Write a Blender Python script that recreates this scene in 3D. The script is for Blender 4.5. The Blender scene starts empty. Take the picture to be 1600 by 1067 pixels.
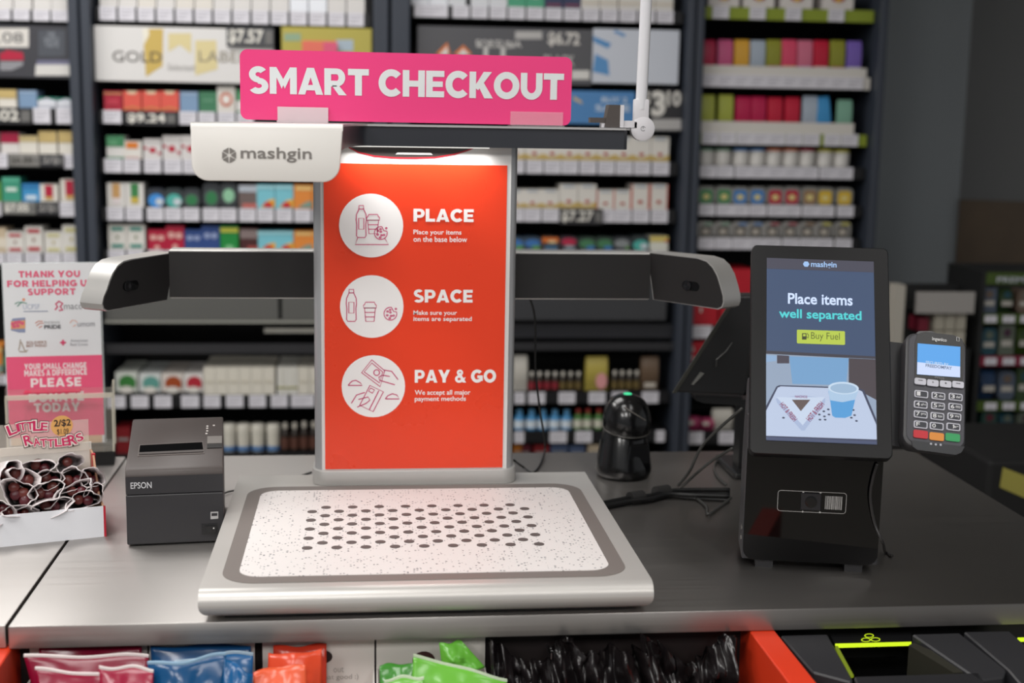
import bpy, bmesh, math, random
from mathutils import Vector, Matrix
random.seed(11)
SC = bpy.context.scene
COL = SC.collection
R = math.radians
T = 0.92                                   # height of the counter top

# ------------------------------------------------------------------ camera
FPX = 2100.0
PITCH, YAW, ROLL = R(9.2453), R(6.28543), R(0.9814)
CAMP = Vector((0, -1.6401, T + 0.6253))
CF = Vector((math.sin(YAW)*math.cos(PITCH), math.cos(YAW)*math.cos(PITCH), -math.sin(PITCH)))
_r0 = Vector((math.cos(YAW), -math.sin(YAW), 0)); _u0 = _r0.cross(CF)
CR = _r0*math.cos(ROLL) + _u0*math.sin(ROLL)
CU = _u0*math.cos(ROLL) - _r0*math.sin(ROLL)
cd = bpy.data.cameras.new('camera'); cam = bpy.data.objects.new('camera', cd); COL.objects.link(cam)
cam.matrix_world = Matrix(((CR.x, CU.x, -CF.x, CAMP.x), (CR.y, CU.y, -CF.y, CAMP.y), (CR.z, CU.z, -CF.z, CAMP.z), (0, 0, 0, 1)))
cd.sensor_fit = 'HORIZONTAL'; cd.sensor_width = 36.0; cd.lens = FPX*36/1600
cd.clip_start = 0.05; cd.clip_end = 60
cd.dof.use_dof = True; cd.dof.focus_distance = 1.95; cd.dof.aperture_fstop = 2.9
SC.camera = cam

# ------------------------------------------------------------------ world, lights, exposure
wd = bpy.data.worlds.new('store_air'); SC.world = wd; wd.use_nodes = True
wd.node_tree.nodes['Background'].inputs[0].default_value = (0.80, 0.82, 0.85, 1)
wd.node_tree.nodes['Background'].inputs[1].default_value = 0.26
def area(name, loc, sx, sy, power, col=(1, 0.98, 0.955), rot=(0, 0, 0)):
    l = bpy.data.lights.new(name, 'AREA'); l.shape = 'RECTANGLE'; l.size = sx; l.size_y = sy
    l.energy = power; l.color = col
    o = bpy.data.objects.new(name, l); COL.objects.link(o); o.location = loc; o.rotation_euler = rot
    return o
# fluorescent ceiling troughs of the shop (the till stands at the dim end of the row)
area('ceiling_trough_light', (-1.75, 1.30, 2.92), 0.6, 1.2, 20)
area('ceiling_trough_light', (-0.55, 1.30, 2.92), 1.2, 1.2, 25)  # unseen trough, widened to brighten the left of the steel counter
area('ceiling_trough_light', (-1.75, -0.9, 2.92), 0.6, 1.2, 26)
area('ceiling_trough_light', (-0.30, -0.9, 2.92), 0.6, 1.2, 18)
area('ceiling_trough_light', (1.15, -0.9, 2.92), 0.6, 1.2, 7)
area('ceiling_trough_light', (-1.75, -3.2, 2.92), 0.6, 1.2, 40)
area('ceiling_trough_light', (-0.30, -3.2, 2.92), 0.6, 1.2, 36)
area('ceiling_trough_light', (1.15, -3.2, 2.92), 0.6, 1.2, 24)
SC.view_settings.view_transform = 'Standard'; SC.view_settings.look = 'None'
SC.view_settings.exposure = 0.22; SC.view_settings.gamma = 1.0
SC.view_settings.use_curve_mapping = False

# ------------------------------------------------------------------ pixel -> place helpers (1600 x 1067 frame)
def ray(x, y): return CF + CR*((x-800)/FPX) - CU*((y-533.5)/FPX)
def G(x, y, z=0.0):
    d = ray(x, y); return CAMP + d*((T+z-CAMP.z)/d.z)
def W(x, y, Y):
    d = ray(x, y); return CAMP + d*((Y-CAMP.y)/d.y)
def frame(P, yaw=0.0, tilt=0.0, roll=0.0):
    """matrix of an upright panel: x right, y away, z up; yaw>0 turns the right edge nearer, tilt leans the top back"""
    r = Vector((math.cos(yaw), -math.sin(yaw), 0)); n = Vector((-math.sin(yaw), -math.cos(yaw), 0)); u = Vector((0, 0, 1))
    u2 = u*math.cos(tilt) - n*math.sin(tilt)
    r2 = r*math.cos(roll) + u2*math.sin(roll); u3 = u2*math.cos(roll) - r*math.sin(roll)
    y = u3.cross(r2); P = Vector(P)
    return Matrix(((r2.x, y.x, u3.x, P.x), (r2.y, y.y, u3.y, P.y), (r2.z, y.z, u3.z, P.z), (0, 0, 0, 1)))

# ------------------------------------------------------------------ materials
def lin(h):
    h = h.lstrip('#'); o = []
    for i in (0, 2, 4):
        c = int(h[i:i+2], 16)/255; o.append(c/12.92 if c <= 0.04045 else ((c+0.055)/1.055)**2.4)
    return (*o, 1.0)
MC = {}
def mat(h, rough=0.5, metal=0.0, coat=0.0, emit=0.0, alpha=1.0, trans=0.0, spec=0.5, noise=0.06):
    k = (h, rough, metal, coat, emit, alpha, trans, spec, noise)
    if k in MC: return MC[k]
    m = bpy.data.materials.new('surface_' + h.lstrip('#')); m.use_nodes = True
    nt = m.node_tree; b = nt.nodes['Principled BSDF']
    b.inputs['Base Color'].default_value = lin(h); b.inputs['Roughness'].default_value = rough
    b.inputs['Metallic'].default_value = metal; b.inputs['Coat Weight'].default_value = coat
    b.inputs['Specular IOR Level'].default_value = spec
    if emit: b.inputs['Emission Color'].default_value = lin(h); b.inputs['Emission Strength'].default_value = emit; b.inputs['Base Color'].default_value = (0.004, 0.004, 0.004, 1)
    if alpha < 1: b.inputs['Alpha'].default_value = alpha
    if trans: b.inputs['Transmission Weight'].default_value = trans; b.inputs['IOR'].default_value = 1.3
    if noise and not emit:
        tc = nt.nodes.new('ShaderNodeTexCoord'); n = nt.nodes.new('ShaderNodeTexNoise')
        n.inputs['Scale'].default_value = 9.0; n.inputs['Detail'].default_value = 4.0
        mr = nt.nodes.new('ShaderNodeMapRange'); mr.inputs['To Min'].default_value = max(0.0, rough-noise); mr.inputs['To Max'].default_value = min(1.0, rough+noise)
        nt.links.new(tc.outputs['Object'], n.inputs['Vector']); nt.links.new(n.outputs['Fac'], mr.inputs['Value']); nt.links.new(mr.outputs['Result'], b.inputs['Roughness'])
    MC[k] = m; return m
def steel(h='#a9a6a3', rough=0.30, along=(0.6, 60, 60)):
    m = bpy.data.materials.new('brushed_steel'); m.use_nodes = True; nt = m.node_tree; b = nt.nodes['Principled BSDF']
    b.inputs['Metallic'].default_value = 1.0; b.inputs['Anisotropic'].default_value = 0.8; b.inputs['Anisotropic Rotation'].default_value = 0.0
    tg = nt.nodes.new('ShaderNodeTangent'); tg.direction_type = 'RADIAL'; tg.axis = 'X'; nt.links.new(tg.outputs['Tangent'], b.inputs['Tangent'])
    tc = nt.nodes.new('ShaderNodeTexCoord'); mp = nt.nodes.new('ShaderNodeMapping'); mp.inputs['Scale'].default_value = along
    n = nt.nodes.new('ShaderNodeTexNoise'); n.inputs['Scale'].default_value = 6; n.inputs['Detail'].default_value = 8
    nt.links.new(tc.outputs['Object'], mp.inputs['Vector']); nt.links.new(mp.outputs['Vector'], n.inputs['Vector'])
    mr = nt.nodes.new('ShaderNodeMapRange'); mr.inputs['To Min'].default_value = rough-0.07; mr.inputs['To Max'].default_value = rough+0.07
    nt.links.new(n.outputs['Fac'], mr.inputs['Value']); nt.links.new(mr.outputs['Result'], b.inputs['Roughness'])
    cr = nt.nodes.new('ShaderNodeMix'); cr.data_type = 'RGBA'; c = lin(h)
    cr.inputs['A'].default_value = (c[0]*0.92, c[1]*0.92, c[2]*0.92, 1); cr.inputs['B'].default_value = c
    nt.links.new(n.outputs['Fac'], cr.inputs['Factor']); nt.links.new(cr.outputs['Result'], b.inputs['Base Color'])
    return m
def speckle(base, dots, scale=260.0, thr=0.17, rough=0.45):
    m = bpy.data.materials.new('speckled_mat'); m.use_nodes = True; nt = m.node_tree; b = nt.nodes['Principled BSDF']
    b.inputs['Roughness'].default_value = rough
    tc = nt.nodes.new('ShaderNodeTexCoord'); v = nt.nodes.new('ShaderNodeTexVoronoi'); v.inputs['Scale'].default_value = scale
    nt.links.new(tc.outputs['Object'], v.inputs['Vector'])
    sep = nt.nodes.new('ShaderNodeSeparateColor'); nt.links.new(v.outputs['Color'], sep.inputs['Color'])
    th = nt.nodes.new('ShaderNodeMath'); th.operation = 'MULTIPLY_ADD'; th.inputs[1].default_value = 0.75; th.inputs[2].default_value = thr-0.62
    nt.links.new(sep.outputs[0], th.inputs[0])
    lt = nt.nodes.new('ShaderNodeMath'); lt.operation = 'LESS_THAN'
    nt.links.new(v.outputs['Distance'], lt.inputs[0]); nt.links.new(th.outputs[0], lt.inputs[1])
    mx = nt.nodes.new('ShaderNodeMix'); mx.data_type = 'RGBA'; mx.inputs['A'].default_value = lin(base); mx.inputs['B'].default_value = lin(dots)
    nt.links.new(lt.outputs[0], mx.inputs['Factor']); nt.links.new(mx.outputs['Result'], b.inputs['Base Color'])
    return m
def mottled(h1, h2, scale=6.0, rough=0.7, bump=0.0):
    m = bpy.data.materials.new('mottled'); m.use_nodes = True; nt = m.node_tree; b = nt.nodes['Principled BSDF']
    b.inputs['Roughness'].default_value = rough
    tc = nt.nodes.new('ShaderNodeTexCoord'); n = nt.nodes.new('ShaderNodeTexNoise'); n.inputs['Scale'].default_value = scale; n.inputs['Detail'].default_value = 6
    nt.links.new(tc.outputs['Object'], n.inputs['Vector'])
    mx = nt.nodes.new('ShaderNodeMix'); mx.data_type = 'RGBA'; mx.inputs['A'].default_value = lin(h1); mx.inputs['B'].default_value = lin(h2)
    nt.links.new(n.outputs['Fac'], mx.inputs['Factor']); nt.links.new(mx.outputs['Result'], b.inputs['Base Color'])
    if bump:
        bp = nt.nodes.new('ShaderNodeBump'); bp.inputs['Strength'].default_value = bump; bp.inputs['Distance'].default_value = 0.01
        nt.links.new(n.outputs['Fac'], bp.inputs['Height']); nt.links.new(bp.outputs['Normal'], b.inputs['Normal'])
    return m
def glass(h='#f2f6f4', alpha=0.16, rough=0.08):
    return mat(h, rough=rough, alpha=alpha, spec=0.6, noise=0.0)

BLACK = mat('#141416', 0.45); GLOSS = mat('#050506', 0.06, coat=0.6, noise=0.02); DARK = mat('#2b2b2e', 0.5)
WHITE = mat('#e6e4e0', 0.45); PAPER = mat('#e9e9ea', 0.6)

# ------------------------------------------------------------------ mesh helpers
class B:
    def __init__(s): s.v = []; s.f = []; s.m = []
    def add(s, vs, fs, mi=0, M=None):
        n = len(s.v)
        s.v += [tuple(M @ Vector(p)) if M else tuple(p) for p in vs]
        for f in fs: s.f.append([i+n for i in f]); s.m.append(mi)
        return s
    def box(s, x0, x1, y0, y1, z0, z1, mi=0, M=None):
        vs = [(x, y, z) for z in (z0, z1) for y in (y0, y1) for x in (x0, x1)]
        return s.add(vs, [(0, 2, 3, 1), (4, 5, 7, 6), (0, 1, 5, 4), (2, 6, 7, 3), (0, 4, 6, 2), (1, 3, 7, 5)], mi, M)
    def prism(s, pts, vec, mi=0, M=None, cap=True):
        """closed outline of 3D points swept along vec; outline counter-clockwise seen from -vec side"""
        n = len(pts); vec = Vector(vec); a = [Vector(p) for p in pts]
        fs = [(i, i+n, (i+1) % n + n, (i+1) % n) for i in range(n)]
        if cap: fs += [tuple(range(n)), tuple(range(2*n-1, n-1, -1))]
        return s.add(a + [p+vec for p in a], fs, mi, M)
    def poly(s, pts, mi=0, M=None): return s.add(pts, [tuple(range(len(pts)))], mi, M)
    def lathe(s, prof, c=(0, 0, 0), seg=20, mi=0, M=None):
        """profile of (radius, height) about z through c"""
        n = len(prof); vs = []
        for (r, z) in prof:
            for k in range(seg):
                a = 2*math.pi*k/seg; vs.append((c[0]+r*math.cos(a), c[1]+r*math.sin(a), c[2]+z))
        fs = []
        for i in range(n-1):
            for k in range(seg):
                k2 = (k+1) % seg; fs.append((i*seg+k, i*seg+k2, (i+1)*seg+k2, (i+1)*seg+k))
        fs.append(tuple(range(seg-1, -1, -1))); fs.append(tuple(range((n-1)*seg, n*seg)))
        return s.add(vs, fs, mi, M)
    def tube(s, pts, r, seg=8, mi=0, M=None, cap=True):
        pts = [Vector(p) for p in pts]; n = len(pts); vs = []; up = None
        for i, p in enumerate(pts):
            d = (pts[min(i+1, n-1)] - pts[max(i-1, 0)]).normalized()
            if up is None: up = Vector((0, 0, 1)) if abs(d.z) < 0.9 else Vector((1, 0, 0))
            a = d.cross(up).normalized(); b = a.cross(d).normalized(); up = b
            rr = r[i] if isinstance(r, (list, tuple)) else r
            for k in range(seg):
                t = 2*math.pi*k/seg; vs.append(p + a*(rr*math.cos(t)) + b*(rr*math.sin(t)))
        fs = [(i*seg+k, i*seg+(k+1) % seg, (i+1)*seg+(k+1) % seg, (i+1)*seg+k) for i in range(n-1) for k in range(seg)]
        if cap: fs += [tuple(range(seg-1, -1, -1)), tuple(range((n-1)*seg, n*seg))]
        return s.add(vs, fs, mi, M)
    def mesh(s, name, mats, smooth=False, bevel=0, seg=2, pred=None, ang=30):
        me = bpy.data.meshes.new(name); me.from_pydata([tuple(v) for v in s.v], [], s.f); me.validate()
        for m in mats: me.materials.append(m)
        for p, i in zip(me.polygons, s.m): p.material_index = i
        bm = bmesh.new(); bm.from_mesh(me)
        bmesh.ops.recalc_face_normals(bm, faces=bm.faces[:]) if s.closed else None
        if bevel:
            es = [e for e in bm.edges if len(e.link_faces) == 2 and e.calc_face_angle(0) > R(ang) and (pred is None or pred(e))]
            bmesh.ops.bevel(bm, geom=es, offset=bevel, segments=seg, affect='EDGES', profile=0.5, clamp_overlap=True)
        bm.to_mesh(me); bm.free()
        if smooth:
            me.polygons.foreach_set('use_smooth', [True]*len(me.polygons))
            if smooth != 'all': me.set_sharp_from_angle(angle=R(40))
        return me
    closed = True

WM = {}
def link(name, data, parent=None, M=None, mats=None):
    o = bpy.data.objects.new(name, data); COL.objects.link(o)
    M = M or Matrix.Identity(4)
    if parent is not None: o.parent = parent; WM[o] = WM[parent] @ M
    else: WM[o] = M.copy()
    o.matrix_basis = M
    return o
def tag(o, label=None, cat=None, group=None, kind=None):
    if label: o['label'] = label
    if cat: o['category'] = cat
    if group: o['group'] = group
    if kind: o['kind'] = kind
    return o
def thing(name, label, cat, M=None, group=None): return tag(link(name, None, None, M), label, cat, group)
def part(name, b, mats, parent=None, M=None, label=None, **kw):
    if not isinstance(mats, (list, tuple)): mats = [mats]
    o = link(name, b.mesh(name, mats, **kw), parent, M)
    if label: o['label'] = label
    return o
def TR(x, y, z): return Matrix.Translation((x, y, z))
def RZ(a): return Matrix.Rotation(a, 4, 'Z')
def RX(a): return Matrix.Rotation(a, 4, 'X')
def RY(a): return Matrix.Rotation(a, 4, 'Y')
def rrect(x0, x1, z0, z1, r, n=6, y=0.0, corners=(1, 1, 1, 1)):
    """rounded rectangle outline in the xz plane; corners bl, br, tr, tl"""
    out = []
    for (cx, cz, a0, on) in ((x0+r, z0+r, 180, corners[0]), (x1-r, z0+r, 270, corners[1]), (x1-r, z1-r, 0, corners[2]), (x0+r, z1-r, 90, corners[3])):
        if not on: out.append((cx + (-r if a0 in (180, 90) else r), y, cz + (-r if a0 in (180, 270) else r))); continue
        for k in range(n+1):
            a = R(a0 + 90*k/n); out.append((cx+r*math.cos(a), y, cz+r*math.sin(a)))
    return out
def flat(pts, y): return [(p[0], y, p[2]) for p in pts]
def ell(cx, cz, rx, rz, n=28, y=0.0, a0=0, a1=360):
    full = (a1-a0) >= 360
    return [(cx+rx*math.cos(R(a0+(a1-a0)*k/(n if full else n-1))), y, cz+rz*math.sin(R(a0+(a1-a0)*k/(n if full else n-1)))) for k in range(n)]

# ------------------------------------------------------------------ lettering
FC = {}
def glyphs(body, bold):
    k = (body, bold)
    if k in FC: return FC[k]
    c = bpy.data.curves.new('lettering', 'FONT'); c.body = body; c.offset = bold; c.resolution_u = 3
    o = bpy.data.objects.new('lettering', c); COL.objects.link(o)
    dg = bpy.context.evaluated_depsgraph_get(); dg.update()
    me = bpy.data.meshes.new_from_object(o.evaluated_get(dg))
    vs = [tuple(v.co) for v in me.vertices]; fs = [tuple(p.vertices) for p in me.polygons]
    bpy.data.objects.remove(o); bpy.data.curves.remove(c); bpy.data.meshes.remove(me)
    xs = [v[0] for v in vs]; ys = [v[1] for v in vs]
    FC[k] = (vs, fs, min(xs), max(xs), min(ys), max(ys)); return FC[k]
def lettering(b, body, x0, x1, z0, z1, y=0.0, bold=0.0, mi=0, rot=0.0, shear=0.0):
    vs, fs, a, c, d, e = glyphs(body, bold)
    out = []; cx, cz = (x0+x1)/2, (z0+z1)/2
    for v in vs:
        x = (v[0]-a)/(c-a)*(x1-x0) - (x1-x0)/2; z = (v[1]-d)/(e-d)*(z1-z0) - (z1-z0)/2
        x += shear*z
        if rot: x, z = x*math.cos(rot)-z*math.sin(rot), x*math.sin(rot)+z*math.cos(rot)
        out.append((cx+x, y, cz+z))
    b.add(out, fs, mi); return b

# heavy geometric capitals built from plain pieces (stem width about a quarter of the height)
def _q(*p): return list(p)
def _arc(cx, cy, rx, ry, a0, a1, t, n=14, ty=None):
    ty = ty or t; out = []
    for k in range(n):
        a, c = R(a0+(a1-a0)*k/n), R(a0+(a1-a0)*(k+1)/n)
        out.append([(cx+rx*math.cos(a), cy+ry*math.sin(a)), (cx+rx*math.cos(c), cy+ry*math.sin(c)), (cx+(rx-t)*math.cos(c), cy+(ry-ty)*math.sin(c)), (cx+(rx-t)*math.cos(a), cy+(ry-ty)*math.sin(a))])
    return out
def _r(x0, y0, x1, y1): return [(x0, y0), (x1, y0), (x1, y1), (x0, y1)]
def _bowl(x, y0, y1, w, t=.27, ty=.22): h = (y1-y0)/2; return [_r(x, y0, w-h, y0+ty), _r(x, y1-ty, w-h, y1)] + _arc(w-h, y0+h, h, h, -90, 90, t, 10, ty)
TT = .27
BLK = {
 'A': (1.0, [[(0, 0), (.28, 0), (.62, 1), (.36, 1)], [(1, 0), (.72, 0), (.38, 1), (.64, 1)], _r(.25, .16, .75, .36)]),
 'C': (.93, _arc(.52, .5, .52, .52, 42, 318, .28, 22, .26)),
 'D': (.95, [_r(0, 0, TT, 1), _r(TT, 0, .45, .24), _r(TT, .76, .45, 1)] + _arc(.45, .5, .5, .5, -90, 90, .28, 14, .24)),
 'E': (.74, [_r(0, 0, TT, 1), _r(TT, 0, .74, .23), _r(TT, .77, .74, 1), _r(TT, .39, .68, .60)]),
 'F': (.74, [_r(0, 0, TT, 1), _r(TT, .77, .74, 1), _r(TT, .36, .68, .58)]),
 'G': (1.0, _arc(.52, .5, .52, .52, 42, 325, .28, 22, .26) + [_r(.54, .34, 1.0, .55), _r(.76, .12, 1.0, .34)]),
 'H': (.90, [_r(0, 0, TT, 1), _r(.63, 0, .90, 1), _r(TT, .38, .63, .61)]),
 'I': (.28, [_r(0, 0, .28, 1)]),
 'K': (.95, [_r(0, 0, TT, 1), [(.2, .42), (.58, 1), (.92, 1), (.36, .30)], [(.30, .58), (.50, .72), (.97, 0), (.62, 0)]]),
 'L': (.70, [_r(0, 0, TT, 1), _r(TT, 0, .70, .24)]),
 'M': (1.08, [_r(0, 0, TT, 1), _r(.81, 0, 1.08, 1), [(0.08, 1), (.27, 1), (.60, .46), (.48, .20)], [(1.0, 1), (.81, 1), (.48, .46), (.60, .20)]]),
 'N': (.94, [_r(0, 0, TT, 1), _r(.67, 0, .94, 1), [(.0, 1), (.27, 1), (.94, 0), (.67, 0)]]),
 'O': (1.06, _arc(.53, .5, .53, .52, 0, 360, .28, 30, .26)),
 'P': (.84, [_r(0, 0, TT, 1)] + _bowl(TT, .30, 1, .84)),
 'R': (.90, [_r(0, 0, TT, 1)] + _bowl(TT, .32, 1, .84) + [[(.30, .36), (.58, .36), (.90, 0), (.58, 0)]]),
 'S': (.80, _arc(.40, .715, .37, .305, 35, 262, .26, 14, .225) + _arc(.40, .285, .40, .305, -148, 82, .26, 14, .225) + [[(.16, .62), (.40, .64), (.66, .40), (.40, .36)]]),
 'T': (.84, [_r(.28, 0, .56, .77), _r(0, .76, .84, 1)]),
 'U': (.90, [_r(0, .42, TT, 1), _r(.63, .42, .90, 1)] + _arc(.45, .44, .45, .46, 180, 360, TT, 14, .25)),
 'Y': (1.0, [_r(.36, 0, .64, .46), [(.36, .30), (.60, .46), (.30, 1), (0, 1)], [(.64, .30), (.40, .46), (.70, 1), (1, 1)]]),
 '&': (.95, _arc(.42, .77, .27, .25, -60, 240, .17, 14, .17) + _arc(.36, .28, .36, .30, 60, 340, .22, 16, .2) + [[(.22, .72), (.44, .78), (.95, 0), (.66, 0)], [(.66, .30), (.90, .44), (.80, .14), (.62, .10)]]),
}
def blockletters(b, body, x0, x1, z0, z1, y=0.0, gap=.075, space=.34, mi=0):
    tot = 0
    for ch in body: tot += space if ch == ' ' else BLK[ch][0]+gap
    tot -= gap; sx = (x1-x0)/tot; sz = z1-z0; cx = 0; e = 0
    for ch in body:
        if ch == ' ': cx += space; continue
        w, polys = BLK[ch]
        for p in polys:
            ar = sum(p[i][0]*p[(i+1) % len(p)][1]-p[(i+1) % len(p)][0]*p[i][1] for i in range(len(p)))
            p = p if ar > 0 else p[::-1]
            b.poly([(x0+(cx+a)*sx, y-e*1.5e-5, z0+c*sz) for a, c in p], mi); e = (e+1) % 12
        cx += w+gap
    return b
def ribbon(b, pts, w, y=0.0, mi=0, close=False):
    """flat line of width w through (x, z) points"""
    pts = [Vector((p[0], p[1])) for p in pts]; n = len(pts)
    L = []; Rr = []
    for i in range(n):
        p = pts[i]; q0 = pts[i-1] if (i or close) else p; q1 = pts[(i+1) % n] if (i < n-1 or close) else p
        d = (q1-q0)
        if d.length < 1e-9: d = Vector((1, 0))
        d.normalize(); nn = Vector((-d.y, d.x))*(w/2); L.append(p+nn); Rr.append(p-nn)
    vs = [(p.x, y, p.y) for p in L] + [(p.x, y, p.y) for p in Rr]
    fs = [(i+n, (i+1) % n + n, (i+1) % n, i) for i in range(n if close else n-1)]
    b.add(vs, fs, mi)
class OB(B): closed = False
class Panel:
    """decals on an upright panel: frame px are read onto the panel's own plane"""
    def __init__(s, o, y=0.0): s.o = o; s.M = WM[o]; s.I = s.M.inverted(); s.y = y
    def uv(s, px, py):
        p = s.I @ CAMP; d = s.I.to_3x3() @ ray(px, py); t = (s.y-p.y)/d.y; q = p + d*t; return (q.x, q.z)
    def xy(s, pts): return [s.uv(*p) for p in pts]
    def box(s, x0, y0, x1, y1):
        xm, ym = (x0+x1)/2, (y0+y1)/2
        return s.uv(x0, ym)[0], s.uv(x1, ym)[0], s.uv(xm, y1)[1], s.uv(xm, y0)[1]
    def text(s, body, x0, y0, x1, y1, m, bold=0.0, name='lettering', lift=0.0008, label=None, rot=0.0):
        b = OB(); lettering(b, body, *s.box(x0, y0, x1, y1), y=s.y-lift, bold=bold, rot=rot)
        return part(name, b, m, s.o, label=label)
    def texts(s, rows, m, bold=0.0, name='lettering', lift=0.0008, label=None):
        b = OB()
        for (body, x0, y0, x1, y1) in rows: lettering(b, body, *s.box(x0, y0, x1, y1), y=s.y-lift, bold=bold)
        return part(name, b, m, s.o, label=label)
    def block(s, rows, m, name='lettering', lift=0.0008, label=None, gap=.075):
        b = OB()
        for (body, x0, y0, x1, y1) in rows: blockletters(b, body, *s.box(x0, y0, x1, y1), y=s.y-lift, gap=gap)
        return part(name, b, m, s.o, label=label)
    def poly(s, pts, m, name='print', lift=0.0005):
        return part(name, OB().poly([(x, s.y-lift, z) for x, z in s.xy(pts)][::1]), m, s.o)
    def lines(s, strokes, w, m, name='line_drawing', lift=0.0008):
        b = OB()
        for st in strokes:
            close = st[0] == 'c'; pts = st[1:] if close else st
            ribbon(b, s.xy(pts), w, s.y-lift, 0, close)
        return part(name, b, m, s.o)

# ================================================================== the setting
def struct(name, b, m, **kw): return tag(part(name, b, m, None, **kw), kind='structure')
struct('floor', B().box(-4, 5, -5, 3.2, -0.05, 0), mottled('#8d877f', '#9b958c', 3.0, 0.35))
struct('ceiling', B().box(-4, 5, -5, 3.2, 3.0, 3.05), mottled('#b9b8b4', '#c4c3bf', 2.0, 0.8))
CX = W(1510, 150, 2.92).x
struct('wall_back', B().box(-4, CX+0.05, 2.92, 3.02, 0, 3.0), mottled('#80868a', '#888e92', 2.0, 0.75))
WA = R(30)
wr = frame((CX, 2.92, 0), WA)
o = tag(part('wall_right', B().box(0, 2.6, 0, 0.1, 0, 3.0), mottled('#5c5e5f', '#646667', 2.0, 0.75), None, wr), kind='structure')
pw = Panel(o)
bx0, bx1, bz0, bz1 = pw.box(1494, 311, 1690, 500)
part('panelling', B().box(bx0, bx1, -0.02, 0.0, 0.2, pw.uv(1494, 311)[1]), mottled('#3a2d20', '#5a4a36', 7.0, 0.6), o, label='dark brown wood panelling')

# ---------------------------------------------------------------- counter
ST = steel('#a8a4a1', 0.36); STL = steel('#a8a5a2', 0.22)
XS, XR, YB = -0.4408, 1.0754, 0.856
def worktop(name, label, x0, x1, y0):
    o = thing(name, label, 'worktop', TR(0, 0, T))
    part('top_sheet', B().box(x0, x1, y0, YB, -0.030, 0.0), ST, o, bevel=0.0022, seg=2, smooth=True)
    return o
worktop('steel_worktop', 'brushed steel worktop carrying the checkout scanner and screen kiosk', XS, XR, 0.0)
worktop('steel_worktop', 'steel worktop end under the donation box, past the seam', -1.7, XS-0.0035, 0.004)
cab = thing('counter_cabinet', 'dark counter cabinet under the steel worktops', 'counter', TR(0, 0, 0))
part('carcass', B().box(-1.65, XR-0.03, 0.12, YB-0.03, 0, T-0.030), mat('#241f1e', 0.6), cab)

# ---------------------------------------------------------------- shelving behind the counter
YS = 2.40
POST = mat('#343a45', 0.5); SHELF = mat('#0d0d11', 0.5); BACKP = mat('#08080a', 0.7)
TAGM = mat('#d9d7de', 0.5); TAGL = mat('#9f9da6', 0.5)
def xs(px, y=200): return W(px, y, YS).x
BAYS = [
    dict(x0=-1.36, x1=xs(115), p0=(-1.395, -1.362), p1=(xs(116.5), xs(132.5)), label='shelf unit of cigarettes carrying the 08 price card', near='the post', sign='the 08 card'),
    dict(x0=xs(153), x1=xs(581, 60), p0=(xs(135.5), xs(151)), p1=(xs(583, 60), xs(607, 60)), label='wide shelf unit of cigarettes carrying the white and golden sign', near='the post', sign='gold label sign'),
    dict(x0=xs(642, 60), x1=xs(1063), p0=(xs(611, 60), xs(640, 60)), p1=(xs(1064.5), xs(1076)), label='shelf unit of cigarettes carrying the 6.72 price sign', near='the post', sign='the 6.72 sign'),
    dict(x0=xs(1091), x1=xs(1357), p0=(xs(1078.5), xs(1090)), p1=(xs(1358), xs(1370)), label='shelf unit of cigarillo pouches and tins with lime green strips', near='the grey wall', sign='lime strip'),
]
for bay in BAYS:
    o = thing('shelf_unit', bay['label'], 'shelf unit', TR(0, 0, 0), 'shelf units behind the counter'); bay['o'] = o
    part('back_panel', B().box(bay['x0'], bay['x1'], 2.74, 2.76, 0, 2.4), BACKP, o)
    for k in ('p0', 'p1'):
        if bay[k]:
            part('post', B().box(bay[k][0], bay[k][1], 2.355, 2.76, 0, 2.4), POST, o, bevel=0.004, seg=2)
    part('plinth', B().box(bay['x0'], bay['x1'], 2.42, 2.74, 0, 0.10), SHELF, o)
TAGME = B().box(-0.5, 0.5, -0.5, 0.5, -0.5, 0.5, 0)
for k in range(3): TAGME.box(-0.38, 0.38 - 0.15*k, -0.53, -0.5, 0.22-0.24*k, 0.28-0.24*k, 1)
TAGME = TAGME.mesh('price_tag', [TAGM, TAGL])
def shelf(bi, y0, y1, tags, mats=None, tw=27, ext=None):
    """shelf board with its price rail between frame rows y0 and y1; tags: list of centre px or (x0, x1)"""
    bay = BAYS[bi]; xm = {0: 60, 1: 360, 2: 900, 3: 1225}[bi]
    z0 = W(xm, y1, YS).z; z1 = W(xm, y0, YS).z
    x0, x1 = ext or (bay['x0'], bay['x1'])
    o = part('shelf', B().box(x0+0.004, x1-0.004, YS+0.004, 2.735, z1-0.013, z1-0.001).box(x0+0.004, x1-0.004, YS-0.001, YS+0.004, z0, z1-0.002, 1),
             [SHELF, mats or SHELF], bay['o'])
    for t in tags:
        a, c = t if isinstance(t, tuple) else (t-tw/2, t+tw/2)
        ym = (y0+y1)/2; xa, xc = W(a, ym, YS).x, W(c, ym, YS).x
        q = link('price_tag', TAGME, o, TR((xa+xc)/2, YS-0.004, (z0+z1)/2) @ Matrix.Diagonal(((xc-xa)*0.95, 0.004, (z1-z0)*0.97, 1)))
    return z1-0.001, o

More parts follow.
